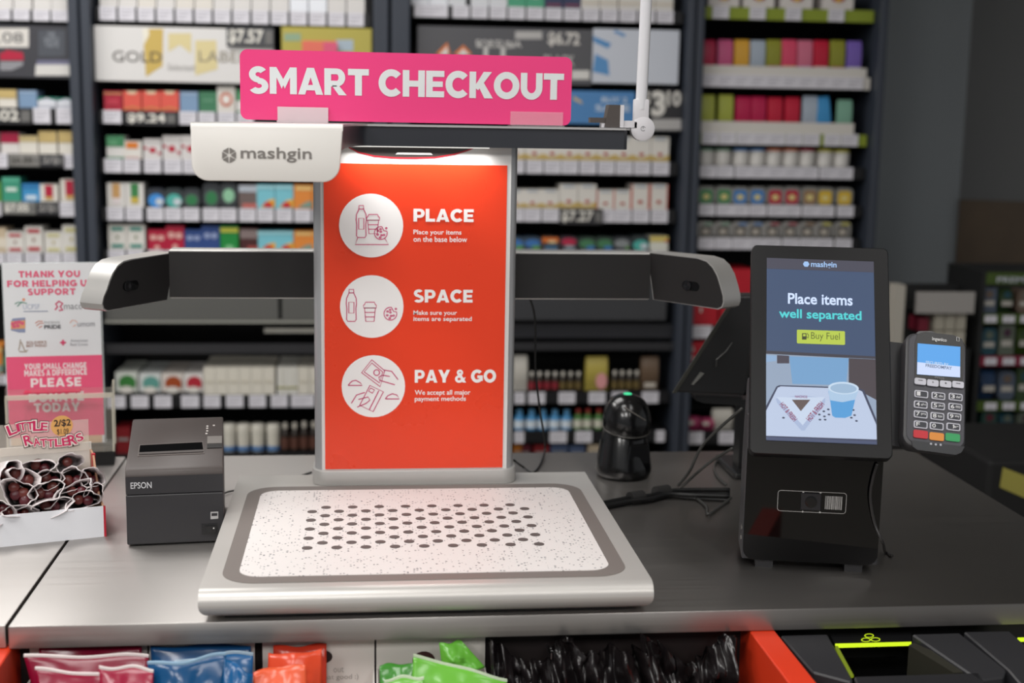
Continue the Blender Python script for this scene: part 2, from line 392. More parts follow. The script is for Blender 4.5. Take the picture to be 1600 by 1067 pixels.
# ---- goods on the shelves: one mesh per design, shared between look-alikes
GM = {}
def goods_mesh(key, shape, cols, decals):
    if key in GM: return GM[key]
    mats = [mat(c, 0.38) for c in cols]; b = B()
    if shape == 'box': b.box(-.5, .5, 0, 1, 0, 1, 0)
    elif shape == 'tin': b.prism(rrect(-.5, .5, 0, 1, .26, 5), (0, 1, 0), 0)
    elif shape == 'pouch':
        n = 8; P = []
        for i in range(n+1):
            v = i/n; th = 0.5*math.sin(math.pi*min(1, (1-v)*1.0+.05))*0.9+0.03; w = .5 if v < .9 else .46
            P.append((w, th, v))
        vs = []; fs = []
        for (w, th, v) in P: vs += [(-w, .5, v), (-w*.86, .5-th*.85, v), (0, .5-th, v), (w*.86, .5-th*.85, v), (w, .5, v), (w*.86, .5+th, v), (-w*.86, .5+th, v)]
        for i in range(n):
            for k in range(7): fs.append((i*7+k, i*7+(k+1) % 7, i*7+7+(k+1) % 7, i*7+7+k))
        fs += [tuple(range(6, -1, -1)), tuple(range(n*7, n*7+7))]; b.add(vs, fs, 0)
    elif shape == 'bottle':
        b.lathe([(.42, 0), (.5, .03), (.5, .55), (.42, .68), (.22, .76), (.22, .80)], (0, .5, 0), 14, 0)
        b.lathe([(.25, .80), (.27, .82), (.27, .97), (.24, 1)], (0, .5, 0), 14, 1)
        b.lathe([(.51, .12), (.51, .5)], (0, .5, 0), 14, 2)
    elif shape == 'tub':
        b.lathe([(.42, 0), (.46, .03), (.5, .72)], (0, .5, 0), 16, 0); b.lathe([(.52, .72), (.52, .95), (.46, 1)], (0, .5, 0), 16, 1)
        b.lathe([(.47, .05), (.48, .2)], (0, .5, 0), 16, 2)
    elif shape == 'can':
        b.lathe([(.46, 0), (.5, .03), (.5, .8), (.46, .85)], (0, .5, 0), 16, 0); b.lathe([(.48, .85), (.48, .98), (.44, 1)], (0, .5, 0), 16, 1)
    y = -0.012
    for d in decals:
        if d[0] == 'r': b.poly([(d[1], y, d[3]), (d[2], y, d[3]), (d[2], y, d[4]), (d[1], y, d[4])], d[5])
        elif d[0] == 'o': b.poly(ell(d[1], d[2], d[3], d[4], 16, y), d[5])
        elif d[0] == 'p': b.poly([(p[0], y, p[1]) for p in d[1]], d[2])
        y -= 0.004
    GM[key] = b.mesh('goods', mats, smooth=(shape in ('bottle', 'tub', 'can', 'pouch'))); return GM[key]
def bandpack(c0, c1, lo=.12, hi=.88): return ('box', ['#dcd9d2', c0, c1, '#b9b5b0'], [('r', -.34, .34, .76, .90, 1), ('r', -.34, .34, .08, .22, 1), ('o', 0, .5, .07, .07, 2)])
DES = {   # shape, colours, prints, words for the label, name, category
    'white': ('box', ['#d8d5d2', '#c3bfba', '#b8b0a6'], [('r', -.46, .46, .84, .86, 1), ('r', -.3, .3, .5, .62, 2)], 'white', 'cigarette_pack', 'pack'),
    'bright': ('box', ['#e9ecf2', '#cfd6e2'], [('r', -.3, .3, .45, .55, 1)], 'bright white', 'cigarette_pack', 'pack'),
    'tan': ('box', ['#dad5cd', '#c9a98c', '#bfb6aa'], [('o', 0, .62, .22, .16, 1)], 'white and tan', 'cigarette_pack', 'pack'),
    'goldtop': ('box', ['#e2ddd2', '#c6ae72', '#a9bccb'], [('r', -.5, .5, .55, 1, 1), ('r', -.5, .5, .50, .54, 1)], 'gold-topped white', 'cigarette_pack', 'pack'),
    'goldlow': ('box', ['#e2ddd2', '#c9b684'], [('r', -.5, .5, .66, 1, 1)], 'short gold-capped', 'cigarette_pack', 'pack'),
    'redtop': ('box', ['#ddd8d4', '#a9133f', '#c9242c'], [('r', -.5, .5, .5, 1, 1)], 'crimson-topped white', 'cigarette_pack', 'pack'),
    'blue': ('box', ['#7d99b8', '#a7bad0'], [('r', -.5, .5, .86, .92, 1)], 'dusty blue', 'cigarette_pack', 'pack'),
    'tealroof': ('box', ['#c9ccd6', '#1f7d68', '#e2e4ea'], [('p', [(-.5, .72), (0, .98), (.5, .72), (.5, 1), (-.5, 1)], 1), ('r', -.5, .5, .3, .6, 2)], 'teal-topped pale grey', 'cigarette_pack', 'pack'),
    'green': ('box', ['#5d9a45', '#7fb268'], [('r', -.4, .4, .4, .6, 1)], 'leaf green', 'cigarette_pack', 'pack'),
    'teal': ('box', ['#3d9a7e', '#cfe2d8', '#57b394'], [('r', -.3, .3, .42, .58, 1), ('r', -.5, .5, .8, 1, 2)], 'teal green', 'cigarette_pack', 'pack'),
    'sky': ('box', ['#3f93c9', '#cfe1ee', '#2f7db8'], [('r', -.3, .3, .12, .36, 1), ('r', -.5, .5, .75, 1, 2)], 'sky blue', 'cigarette_pack', 'pack'),
    'redtag': ('box', ['#ded9cf', '#b41c3c', '#c9a45f'], [('r', -.22, .22, .3, .95, 1), ('r', -.22, .22, .12, .3, 2)], 'white red-ribboned', 'cigarette_pack', 'pack'),
    'beige': ('box', ['#c9b79c', '#ddd4c4'], [('r', -.5, .5, .2, .6, 1)], 'beige', 'cigarette_pack', 'pack'),
    'redband': (*bandpack('#b5283a', '#7a3a20'), 'white red-banded', 'cigarette_pack', 'pack'),
    'creamband': (*bandpack('#c9c286', '#b5a768'), 'cream yellow-banded', 'cigarette_pack', 'pack'),
    'greenband': (*bandpack('#2f8a7c', '#6e7a50'), 'white green-banded', 'cigarette_pack', 'pack'),
    'darkred': ('box', ['#b01f38', '#c9a264', '#c2364a'], [('r', -.5, .5, .84, .90, 1), ('r', -.3, .3, .3, .6, 2)], 'dark red', 'cigarette_pack', 'pack'),
    'coral': ('box', ['#dd5a4c', '#e8c9a8', '#c99a50'], [('p', [(-.3, 1), (-.2, .84), (.2, .84), (.3, 1)], 1), ('p', [(-.5, .1), (0, .22), (.5, .1), (.5, .05), (0, .16), (-.5, .05)], 2)], 'coral red', 'cigarette_pack', 'pack'),
    'fgreen': ('box', ['#3f7a58', '#5f9474'], [('r', -.3, .3, .5, .62, 1)], 'forest green', 'cigarette_pack', 'pack'),
    'ringred': ('box', ['#d9d4cc', '#c46a50', '#e4e0da'], [('o', 0, .5, .36, .28, 1), ('o', 0, .5, .22, .17, 2)], 'white red-ringed', 'cigarette_pack', 'pack'),
    'gwhite': ('box', ['#dcdad6', '#3f8458', '#5f9d72'], [('r', -.5, .5, .52, 1, 1), ('r', -.4, .1, .6, .8, 2), ('r', -.5, .5, .0, .08, 1)], 'green and white', 'cigarette_pack', 'pack'),
    'owhite': ('box', ['#ddd9d2', '#d97a20', '#b84a40'], [('r', -.36, .3, .58, .92, 1), ('r', -.4, .4, .04, .08, 2)], 'white orange-squared', 'cigarette_pack', 'pack'),
    'floral': ('box', ['#d8d4d2', '#b81838', '#c9c4c2'], [('o', 0, .45, .2, .14, 1), ('o', -.4, .55, .1, .07, 1), ('o', .38, .3, .1, .07, 1), ('r', -.5, .5, .85, .88, 2)], 'white red-blossomed', 'cigarette_pack', 'pack'),
    'stripetan': ('box', ['#dcd9d4', '#c99c62', '#e2d8d8'], [('r', -.22, .22, .38, .98, 1), ('r', -.22, .22, .12, .38, 2)], 'white tan-striped', 'cigarette_pack', 'pack'),
    'stripegreen': ('box', ['#dcd9d4', '#3a8248', '#c9b14a'], [('r', -.22, .22, .42, .98, 1), ('r', -.22, .22, .16, .42, 2)], 'white green-striped', 'cigarette_pack', 'pack'),
    'bluecurl': ('tin', ['#30343c', '#3f8fd8', '#c9d2d8'], [('o', .02, .36, .44, .36, 1), ('o', .2, .3, .22, .18, 2)], 'black blue-swirled', 'cigarette_pack', 'pack'),
    'tealcurl': ('tin', ['#30383a', '#4fb0a4', '#c9d2d8'], [('o', .02, .36, .44, .36, 1), ('o', .2, .3, .22, .18, 2)], 'black teal-swirled', 'cigarette_pack', 'pack'),
    'greendot': ('tin', ['#2e3236', '#2f7a4a', '#4a5454'], [('o', 0, .4, .44, .36, 2), ('o', 0, .4, .32, .27, 1)], 'black green-dotted', 'cigarette_pack', 'pack'),
    'mintdot': ('tin', ['#2e3236', '#8fc4a0', '#4a5454'], [('o', 0, .5, .44, .36, 2), ('o', 0, .5, .32, .27, 1)], 'black mint-dotted', 'cigarette_pack', 'pack'),
    'greybrown': ('box', ['#6e5f5c', '#b4bcc6', '#c46a62'], [('r', -.5, .5, .7, .98, 1), ('r', -.3, .5, .02, .2, 2)], 'grey-brown', 'cigarette_pack', 'pack'),
    'cyan': ('box', ['#7cc4d2', '#c92a30', '#e8b040', '#a8dcE4'.lower()], [('p', [(-.3, .05), (.1, .34), (.5, .42), (.5, .05)], 2), ('o', .12, .16, .26, .12, 1), ('r', -.5, .5, .85, .97, 3)], 'light cyan', 'cigarette_pack', 'pack'),
    'orange': ('box', ['#e08a3c', '#e9c27a', '#7f9a8c'], [('r', -.4, .5, .78, .95, 1), ('p', [(-.3, .05), (.2, .3), (.5, .34), (.5, .05)], 2)], 'orange', 'cigarette_pack', 'pack'),
    'crimson': ('box', ['#b3163a', '#dca8a0', '#8f0f2c'], [('o', -.2, .62, .2, .14, 1), ('o', .22, .6, .2, .14, 1), ('o', 0, .12, .16, .12, 1)], 'crimson', 'cigarette_pack', 'pack'),
    'navy': ('box', ['#2e4a86', '#8f9ec4', '#22386a'], [('o', -.2, .6, .19, .13, 1), ('o', .2, .6, .19, .13, 1)], 'navy blue', 'cigarette_pack', 'pack'),
    'emerald': ('box', ['#1f8a3e', '#c9c84a', '#7fc08a'], [('r', -.5, .5, .74, .92, 1), ('o', 0, .1, .25, .12, 2)], 'emerald green', 'cigarette_pack', 'pack'),
    'brown': ('box', ['#4a2424', '#8a7a78', '#a84a44'], [('r', -.5, .5, .55, .95, 1), ('r', -.1, .5, .04, .2, 2)], 'dark brown', 'cigarette_pack', 'pack'),
    'bwhite': ('box', ['#3a4450', '#aab4c0', '#d8dade'], [('r', -.5, .5, .0, .35, 2), ('r', -.3, .3, .6, .8, 1)], 'slate and white', 'cigarette_pack', 'pack'),
    'seag': ('box', ['#4aa07c', '#d2ded8', '#2f7a5c'], [('r', -.2, .2, .35, .9, 1)], 'sea green', 'cigarette_pack', 'pack'),
    'navy2': ('box', ['#303a5a', '#6a84a8', '#8a3a50'], [('r', -.3, .3, .4, .6, 1), ('r', -.4, .4, .1, .16, 2)], 'ink blue', 'cigarette_pack', 'pack'),
    'housered': ('box', ['#dcd8d2', '#a82a30', '#cfc4ae'], [('p', [(-.3, .55), (0, .85), (.3, .55)], 1), ('r', -.5, .5, .2, .26, 2)], 'white red-peaked', 'cigarette_pack', 'pack'),
    'camel': ('box', ['#dedad2', '#b5422a', '#c9ad62', '#b8c2cc'], [('r', -.5, .5, .04, .16, 2), ('p', [(-.5, .04), (-.5, .3), (-.1, .16)], 2), ('p', [(.5, .04), (.5, .3), (.1, .16)], 2), ('o', 0, .3, .13, .07, 1), ('r', -.3, .3, .88, .96, 3)], 'white gold-footed', 'cigarette_pack', 'pack'),
    'camelred': ('box', ['#dedad2', '#b5422a', '#c9503a', '#b8c2cc'], [('r', -.5, -.44, 0, 1, 2), ('r', .44, .5, 0, 1, 2), ('o', 0, .3, .14, .07, 1), ('r', -.3, .3, .88, .96, 3)], 'white red-edged', 'cigarette_pack', 'pack'),
    'dome_blue': ('tin', ['#3a4a5a', '#3f74b4', '#5f9a4a'], [('o', 0, .5, .42, .3, 1), ('o', .2, .2, .25, .15, 2)], 'blue domed', 'tobacco_tin', 'tin'),
    'dome_red': ('tin', ['#3a3038', '#b8284a', '#8a98a0'], [('o', 0, .6, .42, .26, 1), ('o', .05, .22, .3, .15, 2)], 'red domed', 'tobacco_tin', 'tin'),
    'dome_orange': ('tin', ['#4a3a30', '#d9702a', '#e8d0a0', '#3f6a8a'], [('r', -.45, .45, .55, .9, 1), ('o', .1, .6, .25, .1, 2), ('r', -.3, .4, .05, .35, 3)], 'orange domed', 'tobacco_tin', 'tin'),
    'dome_green': ('tin', ['#34443c', '#4a8058', '#3f7ab4'], [('o', 0, .5, .42, .32, 1), ('o', .2, .2, .25, .15, 2)], 'green domed', 'tobacco_tin', 'tin'),
    'dome_grey': ('tin', ['#34383c', '#8a8f90', '#6a9a5a'], [('o', 0, .52, .42, .3, 1), ('o', .3, .2, .12, .12, 2)], 'grey domed', 'tobacco_tin', 'tin'),
    'yellowtop': ('box', ['#dcdcd0', '#d9c46a', '#c4503a'], [('r', -.5, .5, .62, 1, 1), ('r', .3, .5, .6, .75, 2)], 'yellow-topped white', 'cigarette_pack', 'pack'),
    'fruitbox': ('box', ['#ded8d4', '#b02a3c', '#e0b040'], [('o', 0, .5, .22, .2, 1), ('o', .0, .4, .1, .1, 2)], 'white fruit-printed', 'cigar_box', 'box'),
}
def pz(c0, c1, c2='#e6dfda'): return ('pouch', [c0, c1, c2], [('r', -.4, .4, .25, .28, 1), ('o', -.2, .1, .16, .07, 2), ('o', .2, .1, .16, .07, 2)])
for k, (a, c, w) in dict(p_red=('#b3224a', '#d98a90', 'red'), p_pink=('#c95a86', '#e0b0c0', 'rose pink'), p_yellow=('#d9a43a', '#c9bb3a', 'amber yellow'), p_grey=('#a8b4c2', '#7a8898', 'pale grey'),
                         p_olive=('#8f9030', '#b8304a', 'olive'), p_coral=('#d94a6a', '#e0b060', 'coral pink'), p_rose=('#d0708a', '#c9a8d8', 'dusty pink'), p_crim=('#c01838', '#e8c4c0', 'crimson'),
                         p_purple=('#7a62b8', '#e0dce4', 'purple'), p_lime=('#a8b048', '#b02a30', 'lime'), p_mag=('#b8144a', '#e0b0a0', 'magenta'), p_blue=('#3f93cc', '#e0e0e4', 'bright blue'), p_mint=('#7fae98', '#7f9a3a', 'mint')).items():
    s = pz(a, c); DES[k] = (*s, w, 'cigarillo_pouch', 'pouch')
for k, (a, w) in dict(green=('#7fa08a', 'green'), blue=('#5a86bc', 'blue'), orange=('#d07a58', 'orange'), red=('#a01c38', 'red'), yellow=('#c4bc48', 'yellow'), brown=('#8a6a48', 'brown')).items():
    DES['c_'+k] = ('can', ['#d2cfca', a], [], 'white %s-lidded' % w, 'tobacco_can', 'can')
    DES['t_'+k] = ('tin', ['#8a8a86', dict(green='#4a8a5a', blue='#3f7fc0', red='#b5203c', yellow='#d9b430', brown='#9a7a58', orange='#d07a58')[k], '#e0d08a'], [('p', [(p[0], p[2]) for p in rrect(-.38, .38, .06, .82, .16, 4)], 1), ('o', 0, .42, .2, .16, 2)], '%s-faced' % w, 'tobacco_tin', 'tin')
    DES['g_'+k] = ('tin', ['#9a9894', '#5f5c58', a, '#b8b0a4'], [('p', [(p[0], p[2]) for p in rrect(-.36, .36, .06, .72, .16, 4)], 1), ('o', 0, .38, .22, .17, 3), ('r', -.1, .4, .78, .92, 2)], 'grey %s-topped' % w, 'tobacco_tin', 'tin')
ORD = ['zeroth', 'first', 'second', 'third', 'fourth', 'fifth', 'sixth', 'seventh', 'eighth', 'ninth', 'tenth', 'eleventh', 'twelfth', 'thirteenth', 'fourteenth', 'fifteenth', 'sixteenth']
def place(key, x0, x1, ytop, zb, label, group, depth=0.09, Y=YS+0.012, lean=0.0):
    shape, cols, dec, words, name, cat = DES[key]
    a, c = W(x0, ytop, Y), W(x1, ytop, Y); zt = W((x0+x1)/2, ytop, Y).z
    me = goods_mesh(key, shape, cols, dec)
    w = c.x-a.x
    if shape in ('bottle', 'tub', 'can'): depth = w
    o = link(name, me, None, TR((a.x+c.x)/2, Y, zb) @ RY(lean) @ Matrix.Diagonal((w, depth, max(zt-zb, 0.02), 1)))
    return tag(o, label, cat, group)
def row(bi, y0, y1, items, where, tags=None, w=28, fromright=False, rail=None, depth=0.09, tw=27, lean=None):
    """items: (centre px, design, top px[, width])"""
    zb, so = shelf(bi, y0, y1, tags if tags is not None else [i[0] for i in items], rail, tw)
    n = len(items)
    for k, it in enumerate(items):
        q = n-k if fromright else k+1; ww = it[3] if len(it) > 3 else w
        words = DES[it[1]][3]; cat = DES[it[1]][5]
        place(it[1], it[0]-ww/2, it[0]+ww/2, it[2], zb, '%s %s, %s from %s, %s' % (words, cat, ORD[q], BAYS[bi]['near'], where), 'goods on ' + where, depth,
              lean=(lean or {}).get(k, 0.0))
    return zb, so
# unit 1, next to the wide unit
row(0, 15, 33, [(-26, 'white', -30), (4, 'white', -30), (34, 'white', -30), (65, 'white', -30), (94, 'white', -30)], 'shelf above the 08 card', fromright=True)
row(0, 168, 193, [(-22, 'goldtop', 140), (11, 'goldtop', 140), (43, 'blue', 141), (73, 'tealroof', 152), (103, 'tealroof', 153)], 'first shelf below the 08 card', tags=[(52, 80), (88, 117)], fromright=True)
row(0, 240, 263, [(-18, 'redtop', 207), (15, 'redtop', 207), (44, 'goldlow', 212), (74, 'goldtop', 205), (105, 'goldtop', 205)], 'second shelf below the 08 card', tags=[(-8, 13), (100, 120)], fromright=True)
row(0, 315, 338, [(-13, 'green', 284), (17, 'teal', 277), (48, 'sky', 287), (76, 'redtag', 288), (108, 'redtag', 280)], 'third shelf below the 08 card', tags=[(-25, 3), (93, 121)], fromright=True)
row(0, 395, 413, [(-5, 'beige', 356), (23, 'redband', 362), (52, 'redband', 354), (83, 'creamband', 362), (111, 'creamband', 352)], 'fourth shelf below the 08 card', fromright=True)
row(0, 585, 600, [(-12, 'orange', 540), (16, 'dome_green', 545)], 'low shelf behind the donation box', fromright=True)
# unit 2, wide
S2 = 'the golden sign'
row(1, 15, 37, [(169+29.75*k, ('white', 'white', 'tan', 'white', 'tan', 'tan', 'white', 'white', 'white', 'white', 'bright', 'bright', 'white', 'white')[k], -30) for k in range(14)], 'shelf above ' + S2)
row(1, 175, 196, [(176, 'darkred', 142), (206, 'coral', 142), (236, 'coral', 142), (265, 'coral', 142), (295, 'blue', 143), (325, 'fgreen', 143), (353, 'ringred', 135), (383, 'gwhite', 140)] + [(413+29.5*k, ('gwhite', 'navy', 'navy', 'ringred', 'darkred', 'blue')[k], 140) for k in range(6)], 'first shelf under ' + S2, tags=[(161, 191), (280, 308), (310, 337), (340, 368), (370, 397)])
row(1, 250, 272, [(180, 'gwhite', 212), (207, 'owhite', 220), (238, 'floral', 217), (268, 'floral', 212), (297, 'floral', 212)] + [(327+29.3*k, ('floral', 'floral', 'owhite', 'owhite', 'gwhite', 'gwhite', 'white', 'white', 'tan')[k], 213) for k in range(9)], 'second shelf under ' + S2, tags=[(163, 192), (193, 220), (225, 253), (256, 285), (286, 312)] + [328+29.3*k for k in range(9)])
row(1, 325, 346, [(181, 'stripetan', 286), (210, 'stripegreen', 286), (243, 'bluecurl', 294), (271, 'tealcurl', 294), (299, 'greendot', 294), (330, 'greendot', 286), (357, 'mintdot', 286), (387, 'greybrown', 289), (415, 'cyan', 289), (444, 'cyan', 289), (473, 'orange', 289), (502, 'orange', 289), (531, 'redband', 288), (559, 'redband', 288)], 'third shelf under ' + S2)
row(1, 391, 410, [(183, 'greenband', 351), (212, 'greenband', 351), (245, 'crimson', 359), (273, 'crimson', 353), (302, 'navy', 359), (329, 'navy', 353), (358, 'emerald', 353), (389, 'brown', 357), (416, 'cyan', 361), (444, 'cyan', 361), (473, 'orange', 361), (501, 'orange', 361), (530, 'crimson', 358), (558, 'navy', 358)], 'fourth shelf under ' + S2)
# unit 3
S3 = 'the 6.72 sign'
row(2, 13, 33, [(656, 'bright', -30), (685, 'bright', -30), (714, 'bwhite', -30), (750, 'bwhite', -30), (779, 'bwhite', -30), (808, 'seag', -30), (837, 'seag', -30), (866, 'navy2', -30), (895, 'navy2', -30), (923, 'housered', -30), (952, 'housered', -30), (982, 'housered', -30), (1010, 'housered', -30), (1039, 'housered', -30)], 'shelf above ' + S3, tags=[(646, 701)]+[720+29*k for k in range(12)], fromright=True)
row(2, 251, 272, [(662+28.8*k, 'camel', 214) for k in range(5)] + [(806, 'camel', 214), (835, 'camel', 214), (863, 'camel', 214), (890, 'camel', 214), (918.5, 'camel', 214), (947, 'camel', 214), (975, 'camel', 214), (1003, 'camel', 214), (1032, 'camel', 214)], 'second shelf under ' + S3, fromright=True)
row(2, 326, 347, [(661+28.8*k, 'camel', 296) for k in range(5)] + [(805, 'camel', 296), (832, 'camel', 296), (860, 'camel', 296), (889, 'camel', 288), (918, 'camel', 288), (946.5, 'camelred', 297), (973, 'camelred', 297), (1001, 'camelred', 288), (1030, 'camelred', 288)], 'third shelf under ' + S3, fromright=True)
row(2, 391, 410, [(662+28.8*k, ('dome_green', 'dome_red', 'dome_red', 'dome_blue', 'dome_blue')[k], 370) for k in range(5)] + [(806, 'dome_blue', 370), (832, 'dome_blue', 370), (860, 'dome_orange', 369), (889, 'dome_red', 369), (917.5, 'dome_green', 370), (945, 'dome_green', 370), (972, 'dome_grey', 370), (1001, 'tealcurl', 368), (1030, 'yellowtop', 369)], 'fourth shelf under ' + S3, fromright=True)
# unit 4
LIME = mat('#8a9a2c', 0.5)
row(3, 12, 32, [(1132, 'fruitbox', -22, 48), (1187, 'fruitbox', -22, 48), (1246, 'fruitbox', -22, 50), (1311, 'fruitbox', -22, 48)], 'shelf with the bare lime strip', tags=[(1112, 1139), (1170, 1196), (1226, 1252), (1293, 1319)], fromright=True, rail=LIME, depth=0.2)
TRAYM = mat('#d6d2cb', 0.5)
def pouchrow(y0, y1, ytray, items, where, tags, rail, lean=None):
    zb, so = row(3, y0, y1, items, where, tags=tags, w=25, fromright=True, rail=rail, depth=0.02, lean=lean)
    z1 = W(1225, ytray, YS).z; x0, x1 = W(items[0][0]-13, 200, YS).x, W(items[-1][0]+13, 200, YS).x
    part('front_tray', B().box(x0, x1, YS+0.0045, YS+0.0085, zb, z1), TRAYM, so)
pouchrow(118, 138, 104, [(1108, 'p_red', 62), (1135, 'p_pink', 62), (1161, 'p_yellow', 62), (1186, 'p_grey', 63), (1211, 'p_olive', 62), (1235, 'p_coral', 62), (1260, 'p_rose', 63), (1285, 'p_crim', 63), (1311, 'p_olive', 63), (1337, 'p_purple', 64)], 'shelf above the lime pouches', [1108+25.2*k for k in range(10)], TRAYM)
pouchrow(208, 227, 191, [(1107, 'p_lime', 148), (1136, 'p_lime', 148), (1163, 'p_mag', 151), (1187, 'p_mag', 151), (1213, 'p_crim', 152), (1240, 'p_crim', 152), (1268, 'p_grey', 150), (1292, 'p_blue', 151), (1322, 'p_mint', 156)], 'shelf holding two lime pouches', [1109, 1136, 1163, 1188, 1213, 1240, 1267, 1300, 1327], LIME, {7: -0.12})
row(3, 260, 279, [(1106, 'c_green', 232), (1133, 'c_green', 232), (1161, 'c_blue', 232), (1187, 'c_blue', 232), (1213, 'c_orange', 232), (1239, 'c_orange', 232), (1265, 'c_red', 232), (1293, 'c_yellow', 233), (1319, 'c_yellow', 234)], 'shelf of white cans', fromright=True, w=26)
row(3, 320, 338, [(1104, 't_green', 291), (1132, 't_green', 291), (1157, 't_blue', 292), (1184, 't_blue', 292), (1212, 't_red', 292), (1238, 't_red', 292), (1266, 't_brown', 292), (1290, 't_yellow', 293), (1320, 't_yellow', 294)], 'shelf of bright tins', fromright=True, w=26.5)
row(3, 372, 390, [(1103, 'g_green', 346), (1130, 'g_green', 346), (1157, 'g_blue', 346), (1181, 'g_blue', 346), (1207, 'g_red', 346), (1235, 'g_red', 346), (1262, 'g_brown', 346), (1288, 'g_yellow', 346), (1317, 'g_yellow', 346)], 'shelf of grey tins', fromright=True, w=26)
# ---- sign panels and price cards on the units (hung on the shelf fronts)
def board(name, label, px, col, cat='sign', Y=YS-0.004, th=0.006, rough=0.4):
    """flat card spanning frame box px (x0, y0, x1, y1) on the shelf-front plane"""
    x0, y0, x1, y1 = px; a = W(x0, (y0+y1)/2, Y); c = W(x1, (y0+y1)/2, Y); zt = W((x0+x1)/2, y0, Y).z; zb = W((x0+x1)/2, y1, Y).z
    o = thing(name, label, cat, TR((a.x+c.x)/2, Y, zb)); hw = (c.x-a.x)/2
    part('card', B().box(-hw, hw, 0, th, 0, zt-zb), mat(col, rough), o, bevel=0.0015, seg=1)
    return o, Panel(o)
o, p = board('price_sign', 'black sign panel with 08 price card and red logo', (-120, 38, 113, 121), '#3a3a40')
p.poly([(-40, 74), (45, 74), (45, 44), (-40, 44)], mat('#d6d2cc'), 'price_card'); p.text('$7.08', -38, 50, 36, 69, mat('#4a4a4c'), 0.0, 'numerals', lift=0.001)
p.poly([(0, 94), (37, 94), (36, 82), (10, 78), (6, 82), (0, 82)], mat('#b01038'), 'logo'); p.poly([(0, 110), (18, 110), (36, 102), (36, 96), (0, 96)], mat('#8d8d92'), 'print')
p.poly([(60, 88), (102, 88), (102, 48), (60, 48)], mat('#4a4e56'), 'print'); p.text('THE', 74, 50, 86, 57, mat('#8f949c'), 0.01, lift=0.001); p.text('GENTLE', 69, 58, 92, 65, mat('#8f949c'), 0.01, lift=0.001); p.text('TASTE', 70, 66, 92, 74, mat('#8f949c'), 0.01, lift=0.001)
p.poly([(55, 118), (109, 118), (109, 101), (56, 101)], mat('#d2d0cc'), 'print'); p.poly([(57, 101), (110, 101), (110, 94), (58, 94)], mat('#6d6d86'), 'print')
o, p = board('brand_sign', 'white sign with golden pack pictures and dark lettering', (148, 43, 428, 129), '#dcdad8')
GOLDM = mat('#c9ad5c', 0.5); GOLD2 = mat('#d9cb98', 0.5)
p.poly([(228, 120), (254, 103), (255, 45), (223, 45)], GOLDM, 'print'); p.poly([(225, 70), (233, 55), (232, 45), (222, 45)], mat('#e9e4d4'), 'print', 0.0008)
p.poly([(263, 81), (281, 70), (299, 84), (299, 52), (263, 52)], GOLD2, 'print'); p.poly([(305, 118), (340, 108), (338, 63), (305, 63)], GOLD2, 'print')
p.text('GOLD', 176, 80, 253, 97, mat('#46403a'), 0.0, lift=0.0012); p.text('LABEL', 311, 80, 386, 97, mat('#8c8473'), 0.0, lift=0.0012); p.text('Selected', 262, 100, 304, 110, mat('#a3a09c'), 0.0, lift=0.0012)
def price(label, px, txt, col='#2d2d30', ink='#dedbd2', tx=None):
    o, p = board('price_card', label, px, col, 'price card', YS-0.014, 0.004); x0, y0, x1, y1 = px
    p.text(txt, *(tx or (x0+3, y0+3, x0+(x1-x0)*0.78, y1-3)), mat(ink), 0.03, 'numerals')
    p.poly([(x0+(x1-x0)*0.82, y1-4), (x1-2, y1-4), (x1-2, y0+5), (x0+(x1-x0)*0.82, y0+5)], mat('#6d6c6a'), 'fine_print')
price('black price card reading 7.57 beside the golden sign', (354, 43, 428, 73), '$7.57', '#45464a')
price('black price card reading 9.24 under the coral packs', (196, 174, 276, 196), '$9.24')
price('black price card reading 7.02 under the gold-topped packs', (-40, 168, 49, 194), '$7.02')
price('grey price card under the gold-capped pack', (14, 241, 62, 260), '$6.88', '#8a8884', '#4a4844'); price('dark price card beside the grey price card', (63, 241, 100, 260), '2/$', '#3c3c40', '#8f8d8a')
price('pale price card under the teal green pack', (4, 315, 56, 335), '$7.05', '#7a7a76', '#dcd9d0'); price('dark price card under the sky blue pack', (57, 315, 92, 335), '2/$', '#38383c', '#8f8d8a')
price('black price card reading 7.27 under the gold-footed packs', (874, 326, 942, 351), '$7.27')
o, p = board('brand_sign', 'olive yellow sign strip behind the pink checkout sign', (440, 43, 581, 129), '#b3a84e')
p.poly([(444, 64), (470, 64), (470, 52), (444, 52)], mat('#8fa88a'), 'print'); p.poly([(525, 80), (552, 80), (552, 62), (525, 62)], mat('#a8b8c4'), 'print')
o, p = board('brand_sign', 'grey sign reading 6.72 with orange flame peaks', (652, 43, 925, 131), '#56565a')
for q in ([(680, 85), (699, 66), (704, 85)], [(708, 85), (724, 70), (738, 85)]):
    p.poly(q, mat('#d9783c'), 'flame_print'); p.poly([(q[0][0]+6, 86), (q[1][0], q[1][1]+6), (q[2][0]-4, 86)], mat('#e2dcd6'), 'flame_print', 0.001)
p.text('$6.72', 856, 50, 906, 73, mat('#d6d2cc'), 0.03, 'numerals'); p.poly([(805, 61), (847, 61), (847, 49), (805, 49)], mat('#b8b6b4'), 'print')
p.text('FORTUNA', 744, 63, 815, 74, mat('#c9c7c4'), 0.02); p.text('TT', 745, 70, 800, 92, mat('#c9c7c4'), 0.03); p.text('BLACK', 850, 86, 898, 103, mat('#bdbbb8'), 0.02)
p.poly([(893, 124), (921, 124), (921, 110), (893, 110)], mat('#d9d7d2'), 'print')
o, p = board('brand_sign', 'white sign with blue ice shards beside the pole', (926, 46, 1061, 131), '#cdd2dc')
for q in ([(926, 112), (952, 118), (950, 94), (930, 84)], [(928, 66), (950, 76), (955, 68), (926, 56)], [(958, 50), (975, 58), (978, 54), (962, 47)]): p.poly(q, mat('#5a93c8'), 'ice_print')
